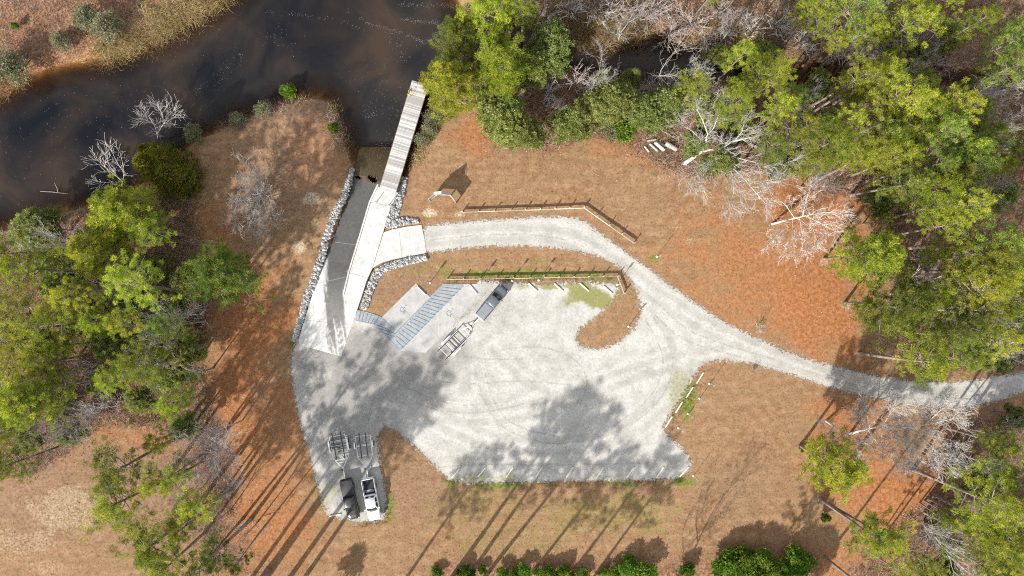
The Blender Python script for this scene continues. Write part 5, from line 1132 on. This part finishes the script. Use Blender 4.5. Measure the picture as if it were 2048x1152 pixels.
stand([(1823, 404), (1880, 420), (1929, 427), (1969, 444), (1979, 480), (1896, 455), (2019, 427), (1769, 440), (1780, 484), (1853, 475), (1809, 540), (1853, 517), (1886, 545), (1936, 550), (1986, 537), (1836, 617), (1886, 590), (1946, 584), (1996, 584), (1969, 624), (2025, 590), (1869, 650), (1905, 672), (1796, 644), (1846, 694), (1913, 715), (1856, 737), (1880, 755), (1925, 640), (1993, 677), (2029, 500), (1940, 505), (1760, 545)],
      'in the wood above the lane', (15, 20), (.75, 1.05), 6, 35)
stand([(1936, 941), (1986, 930), (1979, 885), (2010, 855), (2035, 900), (1903, 950), (1953, 995), (1926, 1041), (1969, 1051), (2019, 1018), (2003, 1075), (1975, 1095), (1919, 1125), (1853, 1131), (1990, 1130), (2035, 1110), (2035, 965), (1889, 1031), (1950, 1150), (2020, 1160), (1800, 1150)], 'in the lower right wood', (14, 19), (.8, 1.1), 6, 36)
stand([(33, 570), (20, 615), (160, 584), (83, 650), (200, 644), (187, 700), (227, 744), (40, 734), (337, 650), (377, 667), (317, 690), (360, 720), (67, 815), (110, 780), (20, 928), (253, 788), (350, 811), (20, 494), (115, 610), (130, 690), (333, 575), (280, 590), (30, 790), (10, 860), (285, 735), (395, 600), (90, 740), (60, 540), (255, 660), (390, 745), (300, 790), (10, 680)], 'in the left-hand wood', (12, 18), (.85, 1.2), 6, 37, drop=5)
stand([(1250, -30), (1330, -40), (1430, -30), (1500, -20), (1610, 40), (1680, 75)], 'along the top edge above the reeds', (10, 13), (.8, 1.0), 6, 38)
def mixed(rows, where, per_row, fn, desc, group):
    for (px, py), r, c_ in ranked(rows, per_row): fn(px, py, '%s %s, %s row down, %s from left' % (desc, where, ORD[r], ORD[c_]), group)
def oakfn(px, py, lb, gp):
    v = R(int(px)).randint(3); o = OK(v, px, py, R(int(py + 5)).uniform(4.5, 7), lb); o['group'] = gp
mixed([(60, 462), (100, 455), (125, 520), (300, 545), (260, 610), (150, 650), (90, 700), (150, 860), (60, 880), (290, 660), (350, 600), (230, 690), (50, 660), (120, 570), (200, 760), (330, 740), (30, 840), (100, 800), (180, 620), (380, 700), (250, 570), (390, 560), (280, 800), (370, 850)], 'in the left-hand wood', 4, oakfn, 'olive evergreen', 'evergreens in the left-hand wood')
mixed([(1420, 230), (1390, 285), (1480, 270), (1230, 200), (1290, 225), (1640, 175), (1600, 310), (1850, 100), (1790, 90), (1900, 70), (1940, 180), (1960, 290), (1560, 330), (1440, 320), (1175, 225), (1210, 165), (1380, 205), (1445, 105), (1530, 105)], 'low in the upper right wood', 5, oakfn, 'dark evergreen', 'evergreens in the upper right wood')
mixed([(1760, 400), (1940, 395), (2000, 400), (2020, 640), (1960, 700), (2000, 720), (1830, 580), (1900, 620)], 'low in the right-hand wood', 3, oakfn, 'dark evergreen', 'evergreens in the right-hand wood')
mixed([(1900, 1090), (1960, 960), (2030, 1060), (1870, 1150), (2020, 830)], 'low in the lower right wood', 3, oakfn, 'dark evergreen', 'evergreens in the lower right wood')
def barefn(px, py, lb, gp):
    rr = R(int(px + py)); v = (0, 1, 2, 4)[rr.randint(4)]; o = BR(v, px, py, rr.uniform(10, 13.5), lb, .7, .75); o['group'] = gp
mixed([(43, 530), (130, 495), (333, 624), (293, 630), (140, 745), (77, 868), (110, 850), (210, 590), (150, 820), (310, 700), (270, 720), (20, 640)], 'in the left-hand wood', 4, barefn, 'grey bare tree', 'bare trees in the left-hand wood')
mixed([(1985, 190), (2030, 240), (2010, 340), (1620, 200), (1480, 40), (1600, 300), (1780, 60), (1870, 110), (1260, 30), (1660, 355), (1820, 135)], 'among the upper right trees', 5, barefn, 'grey bare tree', 'bare trees in the upper right wood')
mixed([(2010, 640), (2030, 680), (1900, 400), (1960, 560), (1870, 560)], 'in the right-hand wood', 3, barefn, 'grey bare tree', 'bare trees in the right-hand wood')
mixed([(2000, 960), (1950, 1070), (1980, 1010), (1940, 1100), (2030, 880)], 'among the lower right wood', 3, barefn, 'grey bare tree', 'bare trees in the lower right wood')
mixed([(417, 951), (460, 1095), (425, 870), (440, 990), (395, 890), (410, 1060), (350, 1010)], 'beside the orange left lawn', 3, barefn, 'low grey bare tree', 'bare trees beside the orange lawn')
def hedge(px, py, lb, gp):
    v = R(int(px)).randint(2); o = plant('bush', 'green_bush', BUSH[v], px, py, 2.6, R(int(px + 3)).uniform(*((1.0, 1.9) if px < 1240 else (1.8, 3.2))), lb, 'bush', .5, wide=R(int(px + 9)).uniform(1.0, 1.8)); o['group'] = gp
mixed([(875, 1148), (925, 1146), (965, 1140), (1005, 1147), (1050, 1140), (1085, 1147), (1125, 1143), (1165, 1148), (1205, 1143), (1255, 1136), (1285, 1144), (1375, 1141), (1455, 1130), (1485, 1120), (1505, 1142), (1540, 1128), (1575, 1140), (1600, 1126), (945, 1150), (1030, 1152), (1105, 1151), (1145, 1152), (1230, 1148), (1520, 1118), (1555, 1148)], 'along the bottom edge', 16, hedge, 'bright green bush', 'bushes along the bottom edge')
plant('bush', 'green_bush', BUSH[0], 1602, 897, 2.6, .9, 'tiny yellow-green bush at the foot of the bare-trunked pine', 'bush', wide=.9); plant('bush', 'green_bush', BUSH[1], 1647, 1031, 2.6, 1.6, 'small green bush beside the twin-stemmed pines', 'bush', wide=.85)

# ------------------------------------------------------------------ uncountable growth
def scatter_in(polys, k, seed):
    rr = R(seed); out = []
    for p in polys:
        lo = np.maximum(p.min(0), (-74, -44)); hi = np.minimum(p.max(0), (74, 44)); a = (hi - lo).prod(); n_ = int(k * a); q = rr.uniform(lo, hi, (n_, 2)); out.append(q[inside(q[:, 0], q[:, 1], p)])
    q = np.vstack(out); return q[(sdist(q[:, 0], q[:, 1], W_POLY) > .3) & (sdist(q[:, 0], q[:, 1], G_POLY) > .8)]
def brush(name, pts, per, hgt, wd, mat, label, cat, seed, up=.8, lean=None, tone=None, spread=.35):
    rr = R(seed); k = len(pts); z = gzv(pts[:, 0], pts[:, 1]); base = np.column_stack([pts, z]); O = np.repeat(base, per, 0); n_ = len(O)
    O[:, :2] += rr.normal(0, spread, (n_, 2)); O[:, 2] = gzv(O[:, 0], O[:, 1]) - .03
    D = rr.normal(size=(n_, 3)); D[:, 2] = np.abs(D[:, 2]) * up + .35
    if lean is not None: D = D * .55 + np.array(lean) + np.repeat(rr.normal(0, .45, (k, 3)) * np.array([1, 1, .1]), per, 0)
    sc = np.repeat(rr.uniform(.5, 1.25, k), per); T = np.clip(np.repeat(rr.uniform(.0, 1, k), per) * .75 + rr.uniform(0, .3, n_), 0, 1)
    if tone is not None: T = np.clip(T * .6 + tone, 0, 1)
    ob(name, blades(name, O, D, sc * rr.uniform(.6, 1.1, n_) * hgt, wd, T, M[mat]), kind='stuff', label=label, category=cat)
def band(line, k, w, seed):
    rr = R(seed); p = PP(smooth_poly(line, 2, False)); L = np.cumsum(np.r_[0, np.hypot(*np.diff(p, axis=0).T)]); s_ = rr.uniform(0, L[-1], k); q = np.stack([np.interp(s_, L, p[:, 0]), np.interp(s_, L, p[:, 1])], 1); return q + rr.normal(0, w, (k, 2))
brush('undergrowth', scatter_in([W_P[0]], 2.8, 1), 18, 1.25, .042, 'brush', 'dry mauve-brown brush on the floor of the left-hand wood', 'undergrowth', 11)
brush('undergrowth', scatter_in([W_P[1]], 2.8, 2), 18, 1.3, .042, 'brush', 'dry mauve-brown brush on the floor of the upper right wood', 'undergrowth', 12)
brush('undergrowth', scatter_in([W_P[2]], 1.8, 3), 16, 1.0, .045, 'brush', 'dry brush on the floor of the lower right wood', 'undergrowth', 13)
brush('undergrowth', scatter_in([W_P[3]], 2.4, 4), 16, .85, .045, 'brush', 'dry reddish brush on the far river bank', 'undergrowth', 14)
brush('undergrowth', band([(400, 880), (430, 940), (440, 1000), (420, 1060), (450, 1110), (480, 1150)], 260, 1.3, 61), 14, .9, .045, 'brush', 'dry brush beside the orange left lawn', 'undergrowth', 16)
brush('low_greenery', np.vstack([scatter_in([W_P[0]], .9, 5), scatter_in([W_P[1]], .7, 6), scatter_in([W_P[2]], .5, 7)]), 20, .6, .08, 'weeds', 'scattered low green seedlings on the wood floors', 'undergrowth', 15)
brush('reeds', band([(-60, 190), (10, 165), (40, 140)], 60, .8, 21), 26, 1.6, .045, 'reed', 'golden reeds at the left end of the far bank', 'reeds', 21, 1.2, (.3, -.5, 0))
brush('reeds', band([(190, 98), (245, 85), (290, 62), (340, 38), (390, 12), (440, -15)], 420, 1.2, 22), 26, 1.7, .045, 'reed', 'golden reeds along the far river bank', 'reeds', 22, 1.2, (.4, -.5, 0))
brush('reeds', band([(1112, 40), (1160, 58), (1210, 60), (1265, 58), (1290, 45)], 420, 1.2, 23), 30, 2.0, .045, 'reed', 'tan reeds along the creek bank at the top', 'reeds', 23, 1.2, (0, -.5, 0), .05)
brush('reeds', band([(1400, 78), (1460, 88), (1520, 70), (1560, 90)], 240, 1.2, 24), 24, 1.8, .045, 'reed', 'orange reeds beside the creek right of the white bare tree', 'reeds', 24, 1.2, (.3, -.3, 0))
brush('bank_brush', np.vstack([band([(660, 205), (668, 230), (678, 265), (688, 300)], 90, .45, 25), band([(430, 255), (480, 235), (540, 210), (600, 192)], 110, .5, 26)]), 18, .9, .045, 'brush', 'dry brown brush along the peninsula shore', 'brush', 25, tone=.3)
brush('bank_brush', band([(875, 228), (858, 260), (840, 300), (826, 325)], 80, .55, 27), 20, .9, .05, 'reed', 'tawny brush between dock and lawn', 'brush', 26)
brush('bank_brush', band([(1270, 285), (1320, 318), (1370, 335), (1430, 345)], 150, .8, 28), 16, .6, .05, 'brush', 'brown weeds at the lawn edge by the log pile', 'brush', 27)
# green weeds along gravel edges, fences and wheel stops
def blob_pts(L, k, seed):
    rr = R(seed); n_ = k * 14; q = np.stack([rr.uniform(-40, 40, n_), rr.uniform(-40, 12, n_)], 1); m_ = blobs(q[:, 0], q[:, 1], L, 9, .6); return q[rr.uniform(0, 1, n_) < m_ ** 1.5][:k]
wp = np.vstack([band([(895, 562), (980, 560), (1060, 559), (1150, 556), (1235, 556)], 420, .18, 31), band([(1400, 745), (1385, 785), (1350, 835), (1330, 855)], 170, .45, 32), band([(890, 958), (930, 968), (1000, 968), (1100, 967), (1250, 964), (1370, 962)], 330, .20, 33), band([(775, 990), (772, 1035)], 70, .3, 34), band([(720, 1048), (775, 1042)], 60, .2, 36), band([(590, 690), (583, 682)], 30, .3, 35), band([(985, 572), (940, 618), (905, 655)], 110, .16, 37), blob_pts([(1180, 588, 70, 30, 1)], 260, 38)])
brush('weeds', wp, 9, .22, .05, 'weeds', 'green weeds along the gravel edges, fence foot and wheel stops', 'weeds', 41, .7, spread=.10)

# twiggy bushes of the creek bank
mixed([(1090, 30), (1140, 10), (1200, 15), (1300, 25), (1345, 55), (1390, 40), (1450, 20), (1500, 55), (1560, 45), (1610, 80), (1330, 5), (1240, 5), (1420, 95), (1690, 90), (1760, 95), (1830, 90), (1870, 120), (1200, 200), (1240, 175), (1270, 205), (1100, 180), (1150, 165), (1300, 190), (1345, 165)], 'on the creek bank', 9,
      lambda px, py, lb, gp: plant('twig', 'bare_bush', TWIG[int(px) % 3], px, py, 1.7, 2.6, lb, 'bush', .5, wide=1.3, group=gp), 'twiggy bare bush', 'twiggy bushes on the creek bank')
fb = thing('floating_branch', 'dead branch floating near the left river bank', 'branch', (*P(97, 382)[:2], WATER_Z)); MB().tube([(-1.7, .1, .02), (0, 0, .06), (2.0, -.25, .02)], [.06, .07, .03], 7).build('stem', M['bark'], fb); MB().tube([(.7, -.05, .05), (.75, .5, .35), (.7, 1.1, .8)], [.05, .04, .015], 6).build('side_branch', M['twig'], fb)

# dry grass, fallen needles and leaves on the lawns
rr = R(91); q = rr.uniform((-62, -40), (66, 22), (34000, 2))
wq = woods(q[:, 0], q[:, 1]); keep = (wq < .5) & (sdist(q[:, 0], q[:, 1], W_POLY) > .6) & (sdist(q[:, 0], q[:, 1], G_POLY) > .1) & (sdist(q[:, 0], q[:, 1], PP(apron_out)) > .1) & (sdist(q[:, 0], q[:, 1], R_POLY) > .2) & (sdist(q[:, 0], q[:, 1], PP(walk_poly)) > .1) & (sdist(q[:, 0], q[:, 1], PP(pad_out)) > .1)
keep &= fbm(q[:, 0] * .3, q[:, 1] * .3, 93) + rr.uniform(-.25, .25, len(q)) > .45
q = q[keep]
M['drygrass'] = leaf_mat('dormant_grass', (.15, .095, .050), (.26, .175, .095), (.38, .29, .18), .25, .05)
M['fallen'] = leaf_mat('fallen_leaves', (.13, .060, .030), (.28, .15, .075), (.46, .37, .27), .1, .05)
brush('dry_grass', q, 5, .14, .035, 'drygrass', 'tufts of dormant tan grass over the lawns', 'grass', 51, .6, spread=.12)
lq = rr.uniform((-66, -40), (68, 40), (30000, 2)); near = np.min([np.abs(sdist(lq[:, 0], lq[:, 1], p)) for p in W_P], 0)
lq = lq[(rr.uniform(0, 1, len(lq)) < np.exp(-near / 4) + .06) & (sdist(lq[:, 0], lq[:, 1], W_POLY) > .6) & (sdist(lq[:, 0], lq[:, 1], G_POLY) > -.8)]
O = np.column_stack([lq, gzv(lq[:, 0], lq[:, 1]) + .035]); D = rr.normal(size=O.shape); D[:, 2] *= .15
ob('fallen_leaves', blades('fallen_leaves', O, D, rr.uniform(.10, .26, len(O)), rr.uniform(.06, .13, len(O)), rr.uniform(0, 1, len(O)), M['fallen']), kind='stuff', label='fallen leaves and straw scattered along the wood edges', category='leaves')
tq = lq[rr.uniform(0, 1, len(lq)) < .06]; O = np.column_stack([tq, gzv(tq[:, 0], tq[:, 1]) + .04]); D = rr.normal(size=O.shape); D[:, 2] *= .06
ob('fallen_twigs', blades('fallen_twigs', O, D, rr.uniform(.5, 1.6, len(O)), .04, rr.uniform(.3, 1, len(O)), M['brush']), kind='stuff', label='fallen twigs lying along the wood edges', category='twigs')
